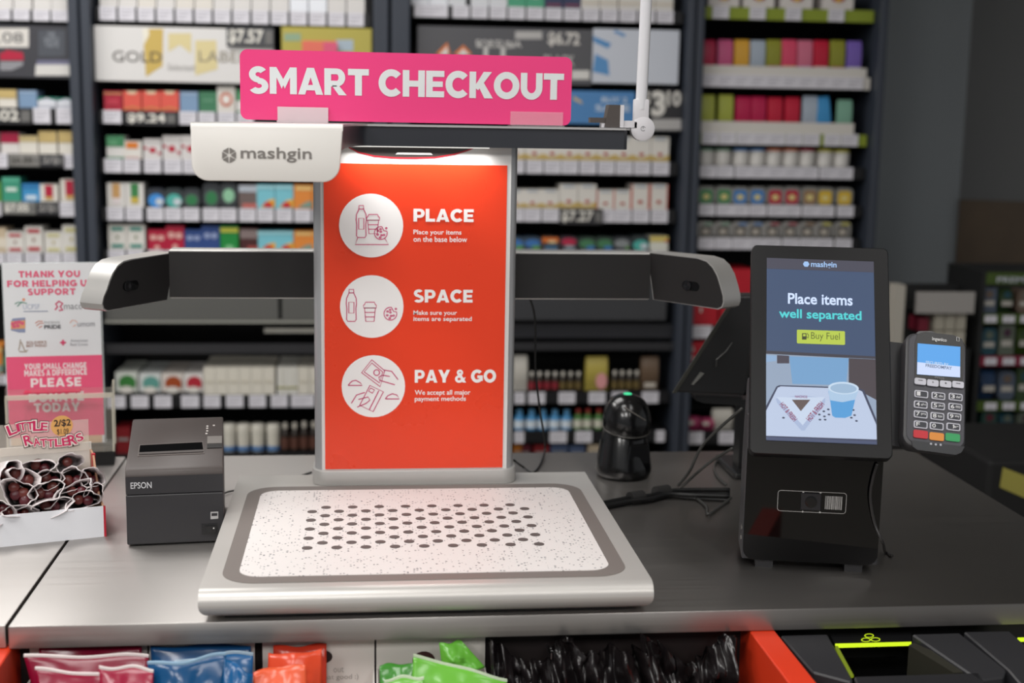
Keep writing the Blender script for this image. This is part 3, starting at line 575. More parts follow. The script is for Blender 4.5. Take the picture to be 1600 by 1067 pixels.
o, p = board('brand_sign', 'blue banner sign behind the pole clamp', (640, 140, 992, 192), '#4f86bd')
p.text('BUY 2', 940, 152, 980, 160, mat('#c9d8e8'), 0.02); p.text('SAVE', 930, 164, 985, 174, mat('#c9d8e8'), 0.02); p.poly([(896, 156), (910, 163), (909, 158), (896, 150)], mat('#c9b48c'), 'print')
o, p = board('price_sign', 'black sign with large white numerals 3 and 10', (1000, 140, 1066, 206), '#2a2a2d')
p.text('$', 1004, 142, 1016, 168, mat('#d6d3cc'), 0.03, 'numerals'); p.text('3', 1018, 142, 1040, 182, mat('#dcd9d2'), 0.05, 'numerals'); p.text('10', 1042, 142, 1064, 166, mat('#d6d3cc'), 0.04, 'numerals')
p.poly([(1018, 203), (1064, 203), (1064, 186), (1018, 186)], mat('#b4b2b0'), 'fine_print')
o, p = board('tear_off_tag', 'small coral and pink shelf tag above the pink sign', (472, 64, 527, 100), '#e0705c', 'tag', YS-0.02)
p.poly([(505, 98), (527, 98), (527, 66), (505, 66)], mat('#d9587a'), 'print')

# ---- lower shelves
GREYP = mat('#5f5f5c', 0.4); GREYD = mat('#3c3d40', 0.45); RAIL = mat('#9a9a92', 0.4)
def bar(bi, name, px, m, Y, th):
    a = W(px[0], px[1], Y); c = W(px[2], px[3], Y); return part(name, B().box(a.x, c.x, Y, Y+th, c.z, a.z), m, BAYS[bi]['o'])
bar(1, 'drawer_front', (163, 430, 435, 500), GREYP, YS-0.01, 0.02); bar(1, 'drawer_front', (440, 430, 578, 500), GREYP, YS-0.01, 0.02)
bar(1, 'drawer_rail', (163, 501, 578, 505), RAIL, YS-0.014, 0.02); bar(1, 'label_rail', (413, 513, 575, 520), mat('#c4c2b8', 0.4), YS+0.02, 0.01)
bar(1, 'cross_rail', (163, 538, 578, 552), DARK, YS, 0.02)
bar(2, 'drawer_front', (648, 430, 1040, 500), GREYD, YS-0.01, 0.02); bar(2, 'lower_apron', (648, 506, 1050, 528), mat('#26272c', 0.5), YS+0.01, 0.02)
bar(2, 'cross_rail', (648, 536, 1060, 547), DARK, YS, 0.02)
for k, (c0, w, gw) in dict(x_green=('#3a7a3a', 'green-printed', '#d0d4cc'), x_teal=('#5f9a90', 'teal-printed', '#d0d4d2'), x_rust=('#a04a24', 'rust-printed', '#d8d0c8'), x_red=('#b02a38', 'red-printed', '#dcd8d4')).items():
    DES[k] = ('box', [gw, c0, '#3a3a38', '#d8d4cc'], [('o', .05, .55, .40, .34, 1), ('r', -.5, .5, 0, .16, 2), ('o', 0, .25, .32, .16, 3)], w, 'tobacco_box', 'box')
DES['carton'] = ('box', ['#dad5c8', '#c4bda8', '#e4e0d6'], [('r', -.36, .36, .46, .5, 1)], 'cream white', 'plain_carton', 'carton')
DES['cartonol'] = ('box', ['#dcdad2', '#a3a05a', '#c9c6bc'], [('r', -.5, .5, .22, .28, 1), ('r', -.05, .05, .28, 1, 2)], 'olive-lined white', 'plain_carton', 'carton')
DES['cup'] = ('tub', ['#d2cec2', '#dad6ca', '#3f78b4'], [], 'white blue-footed', 'paper_cup', 'cup')
DES['darkb'] = ('bottle', ['#2a211c', '#c4bfb4', '#5a3a30'], [], 'dark brown', 'small_bottle', 'bottle')
DES['shot'] = ('bottle', ['#2a1f18', '#d4cfc6', '#8a2a34'], [], 'brown white-capped', 'small_bottle', 'bottle')
DES['shoty'] = ('bottle', ['#2a221a', '#cfcabf', '#6a5a34'], [], 'brown tan-labelled', 'small_bottle', 'bottle')
DES['drops'] = ('bottle', ['#4a94c8', '#6aa8d4', '#d8e2ea'], [], 'blue and white', 'small_bottle', 'bottle')
DES['greenb'] = ('bottle', ['#4a7a3a', '#a83a34', '#d2d0c0'], [], 'green red-capped', 'small_bottle', 'bottle')
DES['redbox'] = ('box', ['#c0182a', '#dcd2cc', '#e04a50'], [('o', -.2, .3, .05, .06, 1), ('o', -.2, .55, .05, .06, 1), ('o', -.2, .8, .05, .06, 1)], 'bright red', 'lighter_box', 'box')
DES['berry'] = ('pouch', ['#a83a64', '#d8d2c8', '#7a8a4a'], [('o', -.2, .6, .25, .15, 1)], 'plum and white', 'snack_pouch', 'pouch')
DES['whitebag'] = ('pouch', ['#c9c5bc', '#b0aca4', '#d8d5ce'], [], 'plain white', 'snack_pouch', 'pouch')
DES['yellowbag'] = ('pouch', ['#b8a850', '#d8c89a', '#e2a0a0'], [('o', .18, .3, .24, .24, 2)], 'yellow pink-spotted', 'snack_pouch', 'pouch')
DES['brownbag'] = ('pouch', ['#6a5644', '#a09484', '#c4bcb0'], [('r', -.3, .3, .1, .25, 2)], 'brown', 'snack_pouch', 'pouch')
for k, c, w in (('top1', '#a8641e', 'amber'), ('top2', '#5a1a2a', 'maroon'), ('top3', '#4a5a7a', 'slate blue'), ('top4', '#7a1a20', 'dark red'), ('top5', '#c9b9a0', 'sand')):
    DES[k] = ('box', [c, '#8a8a88'], [('r', -.4, .4, .5, .6, 1)], w, 'candy_box', 'box')
row(1, 617, 636, [(197, 'x_green', 582, 34), (234, 'x_teal', 584, 33), (269, 'x_rust', 584, 33), (302, 'x_red', 584, 30)] + [(327+18.6*k, 'carton', 574, 18) for k in range(6)] + [(441, 'cartonol', 574, 16), (457, 'cartonol', 574, 15), (474, 'carton', 574, 17), (492, 'carton', 574, 17)],
    'shelf behind the receipt printer', tags=[(166, 197), (205, 233), (241, 269), (283, 312), (318, 345), (353, 381), (389, 416), (423, 450), (454, 492)], depth=0.2)
row(1, 708, 724, [(192, 'top4', 668, 22), (357, 'cup', 664, 21), (379.5, 'cup', 664, 21), (402, 'cup', 664, 21), (426, 'cup', 664, 21), (445, 'darkb', 662, 14), (460, 'darkb', 662, 14), (475, 'darkb', 660, 14), (490, 'darkb', 660, 14)], 'lowest shelf beside the printer', tags=[])
row(2, 612, 630, [(814, 'whitebag', 556, 24)] + [(832+12.2*k, 'shot' if k < 4 else 'shoty', 582, 11) for k in range(7)] + [(934, 'yellowbag', 558, 37)] + [(962+11.5*k, 'shoty', 580, 10.5) for k in range(4)] + [(1017, 'brownbag', 558, 30)],
    'shelf above the hand scanner', tags=[(803, 820), (825, 852), (872, 899), (919, 946), (955, 981), (1002, 1029)], fromright=True, depth=0.03)
row(2, 673, 691, [(813, 'drops', 642, 17), (832, 'drops', 642, 17), (850, 'drops', 642, 17), (868.5, 'drops', 642, 17), (887, 'drops', 642, 17), (905, 'greenb', 640, 14), (920, 'greenb', 640, 14), (937, 'greenb', 640, 14)],
    'shelf of blue bottles', tags=[(803, 819), (858, 886), (898, 925), (1024, 1038)], fromright=True)
row(2, 722, 736, [(809, 'top1', 694, 13), (822, 'top2', 695, 14), (846, 'top4', 695, 24), (874, 'top3', 694, 26), (902, 'top3', 696, 24), (930, 'top5', 695, 22)], 'lowest shelf under the blue bottles', tags=[], fromright=True)
row(3, 508, 528, [(1105, 'redbox', 428, 38), (1152, 'redbox', 420, 48)], 'shelf behind the tilted monitor', tags=[(1080, 1112)], fromright=True, depth=0.15)
row(3, 590, 604, [(1090, 'redbox', 534, 34)], 'shelf under the red boxes', tags=[], fromright=True, depth=0.15)
row(3, 673, 692, [(1084, 'berry', 652, 24), (1108, 'berry', 654, 22), (1131, 'whitebag', 640, 34)], 'low shelf behind the kiosk cables', tags=[(1068, 1099), (1122, 1150)], fromright=True, depth=0.03)

# ---------------------------------------------------------------- snack rack and cartons at the right wall
RY_ = 2.10
rk = thing('snack_rack', 'dark snack rack with green header strip by the wall', 'rack', TR(0, 0, 0))
def wx(px, py=560): return W(px, py, RY_).x
def wz(py, px=1565): return W(px, py, RY_).z
rx0, rx1 = wx(1532), wx(1690)
RKM = mat('#191a1a', 0.6); LG = mat('#3f5416', 0.5)
part('back_panel', B().box(rx0, rx1, RY_+0.22, RY_+0.24, wz(700), wz(424)), RKM, rk)
part('side_panel', B().box(rx0-0.012, rx0, RY_+0.0, RY_+0.24, wz(700), wz(424)), RKM, rk)
o = part('header_strip', B().box(rx0, rx1, RY_-0.004, RY_+0.01, wz(444), wz(426)), LG, rk, label='green header strip')
b = OB(); lettering(b, 'PREMIUM CIGARS', wx(1547), wx(1690), wz(441), wz(432), RY_-0.006, 0.02); part('lettering', b, mat('#b8bcc4'), o)
rcols = ['#4a5464', '#2c4022', '#645448', '#5c1a2c', '#22403a', '#1c4450', '#5a6256', '#364a18', '#6a645a', '#402236', '#243a58']
def rgood(k):
    key = 'rg%d' % k
    if key not in DES:
        c = rcols[k % len(rcols)]
        DES[key] = (('box', 'pouch', 'tin')[k % 3], [c, '#b0aca4', rcols[(k*3+2) % len(rcols)]], [('r', -.35, .35, .3, .5, 1), ('o', 0, .75, .25, .14, 2)], '', 'snack_pack', 'pack')
    return key
k = 0
for r, (yt, yb, n) in enumerate(((450, 490, 5), (508, 556, 5), (576, 626, 5), (640, 682, 5))):
    zb = wz(yb); sh = part('shelf', B().box(rx0, rx1, RY_, RY_+0.22, zb-0.012, zb).box(rx0, rx1, RY_-0.004, RY_, zb-0.03, zb, 1), [RKM, (LG, mat('#7a1a34'), LG, LG)[r]], rk)
    for j in range(n):
        w = 26 if r != 2 else 28
        x = 1547 + j*28
        DES[rgood(k)]
        oo = place(rgood(k), x-w*0.45, x+w*0.45, yt + (k*7) % 6, zb, 'mixed snack pack on the %s shelf of the green-headed rack, %s from its side panel' % (('top', 'second', 'third', 'bottom')[r], ORD[j+1]), 'packs on the snack rack', 0.05, Y=RY_+0.01)
        a = W(x, yb, RY_); q = link('price_tag', TAGME, sh, TR(a.x, RY_-0.007, zb-0.015) @ Matrix.Diagonal((0.035, 0.004, 0.02, 1)))
        k += 1
part('base_board', B().box(rx0-0.30, rx1, RY_-0.10, RY_-0.03, wz(722), wz(700)), mat('#4a2a12', 0.5), rk, label='brown wooden base board')
part('plinth', B().box(rx0, rx1, RY_-0.08, RY_+0.22, 0.0, wz(722)), mat('#0c0b0b', 0.8), rk)
part('apron', B().box(rx0-0.28, rx0, RY_-0.08, RY_-0.06, 0.0, wz(722)), mat('#0c0b0b', 0.8), rk)
cs = thing('carton_display', 'white header card over stacked white cartons behind the card reader', 'display', TR(0, 0, 0))
part('backing', B().box(wx(1405), wx(1515), RY_+0.12, RY_+0.14, wz(700), wz(452)), RKM, cs)
o = part('header_card', B().box(wx(1424), wx(1514), RY_-0.01, RY_, wz(489), wz(456)), mat('#a09c98', 0.6), cs)
part('support', B().box(wx(1430), wx(1510), RY_, RY_+0.12, wz(489), wz(486)), RKM, cs)
for j in range(3):
    for r in range(2):
        part('carton', B().box(wx(1461+j*17), wx(1476+j*17), RY_+0.02, RY_+0.10, wz(517+r*28), wz(491+r*28)), mat('#b8b2a2', 0.6), cs, bevel=0.001, seg=1)
part('base', B().box(wx(1395), wx(1515), RY_+0.0, RY_+0.14, wz(712), wz(545)), RKM, cs)
part('foot', B().box(wx(1395), wx(1515), RY_+0.02, RY_+0.13, 0, wz(712)), RKM, cs)
part('red_box', B().box(wx(1438), wx(1454), RY_+0.03, RY_+0.1, wz(520), wz(499)), mat('#7a1a30', 0.5), cs)
o = part('pale_post', B().box(wx(1390), wx(1404), RY_-0.02, RY_+0.04, wz(560), wz(445)), mat('#b4afa4', 0.6), cs, label='pale upright post')
part('post_foot', B().box(wx(1388), wx(1406), RY_-0.02, RY_+0.05, 0, wz(560)), RKM, cs)
# yellow tagged bin edge past the counter end
yt = thing('lidded_bin', 'dark bin with a yellow label beyond the counter end', 'bin', TR(0, 0, 0))
YP = 1.25
a = W(1563, 752, YP)
part('body', B().box(a.x-0.03, a.x+0.55, YP, YP+0.4, 0, a.z+0.05), mat('#0e0e0f', 0.7), yt, bevel=0.01)
pa = [W(1567, 730, YP), W(1640, 758, YP), W(1640, 795, YP), W(1562, 761, YP)]
part('yellow_label', B().prism([(q.x, YP-0.002, q.z) for q in pa], (0, 0.002, 0)), mat('#a39b48', 0.6), yt)

# ================================================================== self-checkout scanner on the counter
ALU = mat('#bdbbb8', 0.38, metal=0.55); ALUW = mat('#dcdad6', 0.42); CHAR = mat('#1f1d1d', 0.42); SLATE = mat('#303238', 0.34)
UX = 0.0806                                        # middle of the unit
su = thing('checkout_scanner', 'silver self-checkout scanner with orange poster column and speckled tray', 'checkout scanner', TR(UX, 0, T))
hw = 0.2885
def fedge(e):
    a, b_ = e.verts[0].co, e.verts[1].co
    return (abs(a.y-b_.y) < 1e-6 and abs(a.z-b_.z) < 1e-6 and a.y < 0.1) or (abs(a.x-b_.x) < 1e-6 and a.z < 0.02 and b_.z < 0.02)
base = part('base', B().box(-hw, hw, -0.012, 0.548, 0.007, 0.043), mat('#c2bfbb', 0.36, metal=0.35), su, bevel=0.0178, seg=6, pred=fedge, smooth=True)
part('gap_shadow_slab', B().box(-hw+0.03, hw-0.03, 0.015, 0.53, 0.0, 0.0075), BLACK, su)  # black foot slab stands in for the shadow gap under the base
def yrr(x0, x1, y0, y1, r, z, n=8): return [(p[0], p[2], z) for p in rrect(x0, x1, y0, y1, r, n)]
def px2(px, py, z): q = G(px, py, z); return q.x-UX, q.y
bl = px2(339, 900, 0.0435); br_ = px2(993, 885, 0.0435); bt = px2(640, 757.5, 0.0435)
bo = (-0.2655, 0.2635, px2(660, 906, 0.0435)[1], px2(660, 758, 0.0435)[1])
part('tray_border', B().prism(yrr(*bo[:2], *bo[2:], 0.045, 0.0405), (0, 0, 0.0033)), mat('#77706c', 0.5), su, label='warm grey tray border')
io = (bo[0]+0.021, bo[1]-0.021, px2(660, 896, 0.044)[1], px2(660, 764, 0.044)[1])
pad = part('tray_mat', B().prism(yrr(*io[:2], *io[2:], 0.028, 0.0425), (0, 0, 0.0018)), speckle('#e2dedc', '#6a6a70', 230, 0.27), su, label='white speckled tray mat')
hm = B().prism(yrr(-0.0073, 0.0073, -0.0073, 0.0073, 0.00729, 0, 5), (0, 0, 0.0006)).mesh('perforation', [mat('#5a5250', 0.6)])
for r in range(10):
    y = 0.350 - r*0.0218; n = 8 if r % 2 == 0 else 9
    for k in range(n):
        link('perforation', hm, pad, TR((k-(n-1)/2)*0.0401 - 0.0005, y, 0.0443))
# column
YC = 0.483
cx0, cx1 = W(490, 500, YC).x-UX, W(806.5, 500, YC).x-UX
def col_outline(x0, x1, y0, y1, r, z): return yrr(x0, x1, y0, y1, r, z, 6)
ztop = 0.588
part('column', B().prism(col_outline(cx0, cx1, YC, YC+0.075, 0.022, 0.043), (0, 0, ztop-0.043)), mat('#bfc0c2', 0.36, metal=0.5), su, smooth=True)
part('column_skirt', B().prism(col_outline(cx0-0.004, cx1+0.005, YC-0.006, YC+0.079, 0.024, 0.043), (0, 0, W(640, 733, YC).z-T-0.043)), mat('#b9b7b4', 0.42, metal=0.3), su, smooth=True, bevel=0.002)
fp = part('front_panel', B().box(cx0+0.012, cx1-0.012, YC-0.0015, YC+0.01, 0.055, ztop-0.002), mat('#d9d8d6', 0.35), su)
# poster
pz0, pz1 = W(648, 731, YC).z-T, W(648, 256.5, YC).z-T
px0, px1 = W(507, 500, YC).x-UX, W(788.5, 500, YC).x-UX
post = part('poster', B().box(px0, px1, -0.0012, 0.0, pz0, pz1), mat('#e8401f', 0.28, noise=0.03), su, TR(0, YC-0.0016, 0), label='orange-red instruction poster')
P = Panel(post, -0.0012)
PW = mat('#f2efee', 0.4); PK = mat('#c8336e', 0.5)
for (cx, cy, r) in ((580, 352.5, 50), (581, 479, 49.5), (583.5, 603.5, 49.5)):
    u = P.uv(cx, cy); rr = P.uv(cx+r, cy)[0]-u[0]
    part('white_disc', OB().poly(ell(u[0], u[1], rr, rr, 40, P.y-0.0004)), PW, post)
P.block([('PLACE', 646, 326.5, 740, 346.5)], PW); P.block([('SPACE', 646, 452.5, 738.5, 472.5)], PW); P.block([('PAY & GO', 648, 577.5, 775, 597.5)], PW)
P.texts([('Place your items', 646, 359, 721, 368.5), ('on the base below', 646, 369.5, 730, 378)], PW, 0.014)
P.texts([('Make sure your', 646, 485, 714, 494), ('items are separated', 646, 494.5, 737, 503.5)], PW, 0.014)
P.texts([('We accept all major', 648, 609, 735, 619), ('payment methods', 648, 619, 728, 628.5)], PW, 0.014)
def arcpx(cx, cy, rx, ry, a0, a1, n=14): return [(cx+rx*math.cos(R(a0+(a1-a0)*k/(n-1))), cy-ry*math.sin(R(a0+(a1-a0)*k/(n-1)))) for k in range(n)]
def bottle(x, y, s=1.0):
    pts = [(-3.5, 0), (3.5, 0), (3.8, 6), (7.5, 14), (8, 22), (7, 30), (7.5, 47), (5.5, 50), (-5.5, 50), (-7.5, 47), (-7, 30), (-8, 22), (-7.5, 14), (-3.8, 6)]
    return [('c', *[(x+a*s, y+b_*s) for a, b_ in pts]), [(x-3.8*s, y+5.5*s), (x+3.8*s, y+5.5*s)], ('c', (x-4*s, y+20*s), (x+4*s, y+20*s), (x+4*s, y+37*s), (x-4*s, y+37*s))]
def cup(x, y, s=1.0):
    return [('c', (x-7*s, y), (x+7*s, y), (x+8*s, y+3*s), (x+10*s, y+5*s), (x+10*s, y+9*s), (x-10*s, y+9*s), (x-10*s, y+5*s), (x-8*s, y+3*s)), ('c', (x-8.5*s, y+9*s), (x+8.5*s, y+9*s), (x+6.5*s, y+30*s), (x-6.5*s, y+30*s)), [(x-8*s, y+16*s), (x+8*s, y+16*s)], [(x-7.3*s, y+23*s), (x+7.3*s, y+23*s)]]
def cookie(x, y, r=10):
    st = [arcpx(x, y, r, r, 80, 375, 26) + [(x+r*0.5, y-r*0.35), (x+r*0.3, y-r*0.7), (x+r*0.17, y-r*0.98)]]
    for (a, b_) in ((-.45, -.35), (.0, -.2), (-.5, .25), (.1, .35), (-.1, .7), (.5, .3), (-.05, -.6)): st.append(('c', *arcpx(x+a*r, y+b_*r, 1.5, 1.1, 0, 330, 8)))
    st.append(('c', *arcpx(x+r*0.85, y-r*0.75, 1.2, 1.2, 0, 330, 8))); return st
lw = 0.0014
P.lines(bottle(564.5, 321) + cup(583, 335) + cookie(595, 364) + [[(559, 371), (555, 382), (607, 382), (601, 372)]], lw, PK)
P.lines(bottle(549, 452) + cup(578, 472) + cookie(610, 490), lw, PK)
P.lines([('c', (581, 562), (601, 579), (594, 604), (565, 582)), ('c', (581, 567), (598, 581), (593, 598), (569, 581)), ('c', *arcpx(588.5, 582, 4.5, 4.5, 0, 345, 14)),
         [(600, 578), (612, 580), (622, 593)], [(609, 588), (597, 586), (592, 589), (593, 594), (617, 601)],
         ('c', (578, 602), (599, 612), (583, 643), (562, 633)), [(592, 610), (577, 640)], ('c', (579, 606), (585, 609), (582, 614), (576, 611)),
         [(570, 613), (557, 617), (549, 630)], [(560, 624), (575, 620), (578, 625), (572, 630), (558, 636)],
         [(544, 602), (566, 602), (563, 598), (556, 594), (551, 595), (547, 598), (544, 602)], [(602, 623), (624, 623), (620, 617), (613, 615), (606, 618), (602, 623)]], lw*1.15, PK)
# dark curved recess under the head at the top of the column
rz = W(645, 231, YC).z-T; rp = [(W(x, y, YC).x-UX, YC-0.002, W(x, y, YC).z-T) for x, y in ((545, 230), (560, 238), (585, 244), (615, 246.5), (645, 247), (680, 246), (710, 241), (730, 235), (742, 230))]
part('camera_recess', B().prism(rp, (0, 0.01, 0)), mat('#3c3634', 0.3), su, label='dark curved recess')
rb = [(p[0], p[2]) for p in rp]; b = OB(); ribbon(b, rb, 0.0022, YC-0.0026); part('rim_reflection', b, mat('#a8202e', 0.3), su)  # red line paints the poster's reflection along the recess edge
b = OB(); q0, q1 = W(618, 241, YC), W(676, 241, YC); b.poly([(q0.x-UX, YC-0.003, q0.z-T), (q1.x-UX, YC-0.003, q0.z-T), (q1.x-UX-0.003, YC-0.003, q0.z-T+0.003), (q0.x-UX+0.003, YC-0.003, q0.z-T+0.003)]); part('lens_strip', b, PW, su)
# camera bar with angled wings
zb0, zb1 = W(640, 467.5, 0.60).z-T, W(640, 392.5, 0.60).z-T
ax0, ax1 = -0.3207-UX, 0.4815-UX
bm_ = B().box(ax0, ax1, 0.60, 0.64, zb0, zb1)
bar_o = part('camera_bar', bm_, ALU, su, bevel=0.002)
part('bar_face', B().box(ax0, ax1, 0.5985, 0.603, zb0+0.0025, zb1-0.003), CHAR, su, label='charcoal front of the camera bar')
def wing(side, pxs, dirv, lens):
    o0 = Vector(((ax0 if side < 0 else ax1), 0.60, 0)); d = Vector((dirv[0], dirv[1], 0)).normalized(); nrm = Vector((d.y, -d.x, 0))*(-1 if side > 0 else 1)
    # nrm points to the inside, towards the customer
    if nrm.y > 0: nrm = -nrm
    Wd = Vector((UX, 0, T)); out = []
    for (x, y) in pxs:
        r_ = ray(x, y); t = (o0+Wd-CAMP).dot(nrm)/r_.dot(nrm); q = CAMP + r_*t - Wd; out.append(q)
    th = 0.044
    c = sum(out, Vector())/len(out)
    grow = [q + (q-c).normalized()*0.0024 for q in out]
    part('wing_shell', B().prism(grow, -nrm*th), ALU, su, smooth=True)
    w = part('wing_face', B().prism([q+nrm*0.0012 for q in out], -nrm*0.002), CHAR, su, label='charcoal face of a camera wing')
    r_ = ray(*lens); t = (o0+Wd-CAMP).dot(nrm)/r_.dot(nrm); q = CAMP + r_*t - Wd
    Z = nrm; Xv = d; Yv = Z.cross(Xv); Ml = Matrix(((Xv.x, Yv.x, Z.x, q.x), (Xv.y, Yv.y, Z.y, q.y), (Xv.z, Yv.z, Z.z, q.z), (0, 0, 0, 1)))
    pts = [(p[0], p[2], 0.0008) for p in rrect(-0.018, 0.018, -0.0075, 0.0075, 0.0074, 6)]
    part('lens_window', B().prism(pts, (0, 0, 0.0012)), GLOSS, su, Ml, label='glossy oval lens window')
    part('lens_ring', B().lathe([(0.0075, 0.0016), (0.0085, 0.003), (0.006, 0.0034), (0.004, 0.0028)], (0.007*(-side), 0, 0), 18), mat('#1a1a1c', 0.15), su, Ml, smooth=True)
wing(-1, [(272, 395), (260, 468), (168, 484.5), (163, 482), (160.5, 474), (163, 463), (168, 452), (172, 440), (177, 428), (184, 417), (193, 410), (205, 406.5)], (-0.083, -0.135), (203, 446))
wing(1, [(1013, 395), (1022, 467.5), (1121, 481.5), (1127, 479), (1129.5, 472), (1129, 462), (1125, 447), (1120, 431), (1113, 418), (1104, 409), (1090, 404)], (0.088, -0.118), (1080, 446.5))
# head: nose plate, thin top plate, slate body
Yn, Yf, Yk = 0.10, 0.45, 0.585
def hx(px, py, Y): return W(px, py, Y).x-UX
zt_ = 0.6195
nl, nr = hx(297, 198, Yn), hx(536, 198, Yn); fr = hx(981, 214, Yf)
xb = hx(373, 186, Yk)
curve = [(nr-0.002, Yn+0.01)]
x1 = hx(575, 214, Yf)
for k in range(17):
    a = k/16*math.pi/2; curve.append((nr-0.002 + (x1-nr)*(1-math.cos(a)), Yn+0.02 + (Yf-Yn-0.02)*math.sin(a)))
plan = [(nl+0.004, Yn+0.01)] + curve + [(fr-0.006, Yf), (fr, Yf+0.006), (fr, Yk), (xb, Yk)]
part('head_body', B().prism([(x, y, 0.5865) for x, y in plan], (0, 0, 0.030)), SLATE, su, smooth=True)
plan2 = [(nl, Yn+0.004)] + [(x+0.003 if 0 < i < 17 else x+0.001, y-0.003) for i, (x, y) in enumerate(curve)] + [(fr-0.004, Yf-0.004), (fr+0.004, Yf+0.004), (fr+0.003, Yk+0.003), (xb-0.003, Yk+0.003)]
part('top_plate', B().prism([(x, y, 0.6165) for x, y in plan2], (0, 0, zt_-0.6165)), mat('#c9c7c6', 0.3, metal=0.55), su)
# nose: rounded bend then a hanging plate with rounded lower corners
zn = W(410, 283.5, Yn).z-T
pl = rrect(nl+0.001, nr-0.0055, zn, zt_-0.004, 0.0205, 8, Yn, (1, 1, 0, 0))
pl = [(p[0] + (0.0055*max(0, (p[2]-zn)/(zt_-zn)) if p[0] > (nl+nr)/2 else -0.0008*max(0, (p[2]-zn)/(zt_-zn))) if True else p[0], p[1], p[2]) for p in pl]
nose = part('nose_plate', B().prism(pl, (0, 0.012, 0)), mat('#dedbd6', 0.4), su, bevel=0.0018, seg=2, smooth=True, ang=50, label='cream nose plate')
part('nose_bend', B().prism([(nl+.0004, Yn-0.0001, zt_-0.0085), (nl+.0004, Yn+0.0008, zt_-0.0045), (nl+.0004, Yn+0.003, zt_-0.0015), (nl+.0004, Yn+0.007, zt_), (nl+.0004, Yn+0.014, zt_), (nl+.0004, Yn+0.014, zt_-0.0085)], (nr-nl-.0008, 0, 0)), mat('#dedbd6', 0.36), su, smooth=True)
N = Panel(nose, Yn); INK = mat('#75706c', 0.5)
N.text('mashgin', 376, 230, 487, 253.5, INK, 0.012)
def hexlogo(pn, cx, cy, r, m, gap, name='hexagon_emblem'):
    b = OB()
    for k in range(6):
        a0, a1 = R(90+60*k), R(150+60*k); am = (a0+a1)/2
        pts = [(cx+gap*math.cos(am), cy-gap*math.sin(am)), (cx+r*math.cos(a0+0.06), cy-r*math.sin(a0+0.06)), (cx+r*math.cos(a1-0.06), cy-r*math.sin(a1-0.06))]
        b.poly([(x, pn.y-0.0008, z) for x, z in pn.xy(pts)])
    return part(name, b, m, pn.o)
hexlogo(N, 358, 242.5, 12.2, INK, 2.2)

part('lamp_strip', B().box(-0.11, 0.11, 0.456, 0.470, 0.5850, 0.5868), mat('#f4f1ea', 0.4, emit=1.0, noise=0), su, label='white lamp strip under the head')
hl = area('head_lamp', (UX, 0.462, T+0.5842), 0.22, 0.012, 0.30, (1, 0.98, 0.96), (R(-8), 0, 0)); hl.data.spread = R(150)
# ---------------------------------------------------------------- pink sign on top of the head
Yp = 0.475
sx0, sx1 = W(375, 130, Yp).x, W(893, 135, Yp).x; zl, zh = T+zt_+0.0062, W(634, 83, Yp).z
ps = thing('checkout_sign', 'pink sign with bold white capitals standing in acrylic feet', 'sign', TR((sx0+sx1)/2, Yp, T+zt_) @ RY(R(0.12)))
hw2 = (sx1-sx0)/2
pb = part('sign_board', B().prism(rrect(-hw2, hw2, 0.0032, zh-T-zt_, 0.0115, 8, 0), (0, 0.003, 0)), mat('#ee4684', 0.16, noise=0.02), ps)
Q = Panel(pb, 0.0); Q.block([('SMART CHECKOUT', 388, 109.5, 881, 151)], mat('#dfe3e4', 0.3), label='bold white lettering', gap=.05)
AC = glass('#f0e6ea', 0.16, 0.15)
for (a, c) in ((434, 513), (797, 879)):
    x0_, x1_ = W(a, 185, Yp).x-(sx0+sx1)/2, W(c, 185, Yp).x-(sx0+sx1)/2
    part('acrylic_foot', B().box(x0_, x1_, -0.024, 0.030, 0.0, 0.0028).box(x0_, x1_, -0.0055, -0.0025, 0.0028, 0.0235).box(x0_, x1_, 0.0055, 0.0085, 0.0028, 0.0235), AC if a > 600 else glass('#f0e2e6', 0.6, 0.2), ps)

# ---------------------------------------------------------------- white pole clamped to the head
YQ = 0.47
pc = W(1003, 201, YQ); pm = thing('clamp_pole', 'white pole with round hinge clamped to the head', 'pole', TR(pc.x, YQ, pc.z))
WP = mat('#d6d4d8', 0.35)
part('hinge', B().lathe([(0.0165, -0.009), (0.019, -0.0075), (0.019, 0.0075), (0.0165, 0.009)], (0, 0, 0), 28, 0, RX(R(90))), WP, pm, smooth=True)
b = OB(); ribbon(b, [(0.0035*math.cos(R(a)), 0.0035*math.sin(R(a))) for a in range(20, 330, 25)], 0.0007, -0.0094); ribbon(b, [(0, 0.004), (0, 0)], 0.0007, -0.0094); part('hinge_mark', b, mat('#55555a'), pm)
part('sleeve', B().box(-0.0145, 0.0095, -0.008, 0.008, 0.0, 0.046), WP, pm, bevel=0.003, seg=2, smooth=True)
part('tube', B().tube([(-0.0025, 0, 0.03), (0.001, 0, 0.24), (0.006, 0, 0.50)], 0.0090, 18), mat('#dcdce0', 0.25), pm, smooth=True)
hr = UX + fr; dx = hr-pc.x
part('clamp_arm', B().box(dx-0.040, -0.010, -0.009, 0.009, 0.0008, 0.010), WP, pm)
part('clamp_jaw', B().prism([(dx-0.036, -0.014, 0.0012), (dx-0.012, -0.014, 0.0012), (dx-0.012, -0.014, 0.036), (dx-0.030, -0.014, 0.036)], (0, 0.028, 0)), mat('#4a4340', 0.5), pm)
part('clamp_back', B().box(dx-0.012, dx-0.006, -0.014, 0.014, 0.0012, 0.036).box(dx-0.006, dx+0.012, -0.010, 0.010, 0.0012, 0.012), WP, pm)
part('clamp_screw', B().box(dx-0.058, dx-0.030, -0.010, 0.010, 0.008, 0.016), mat('#4a4340', 0.5), pm)

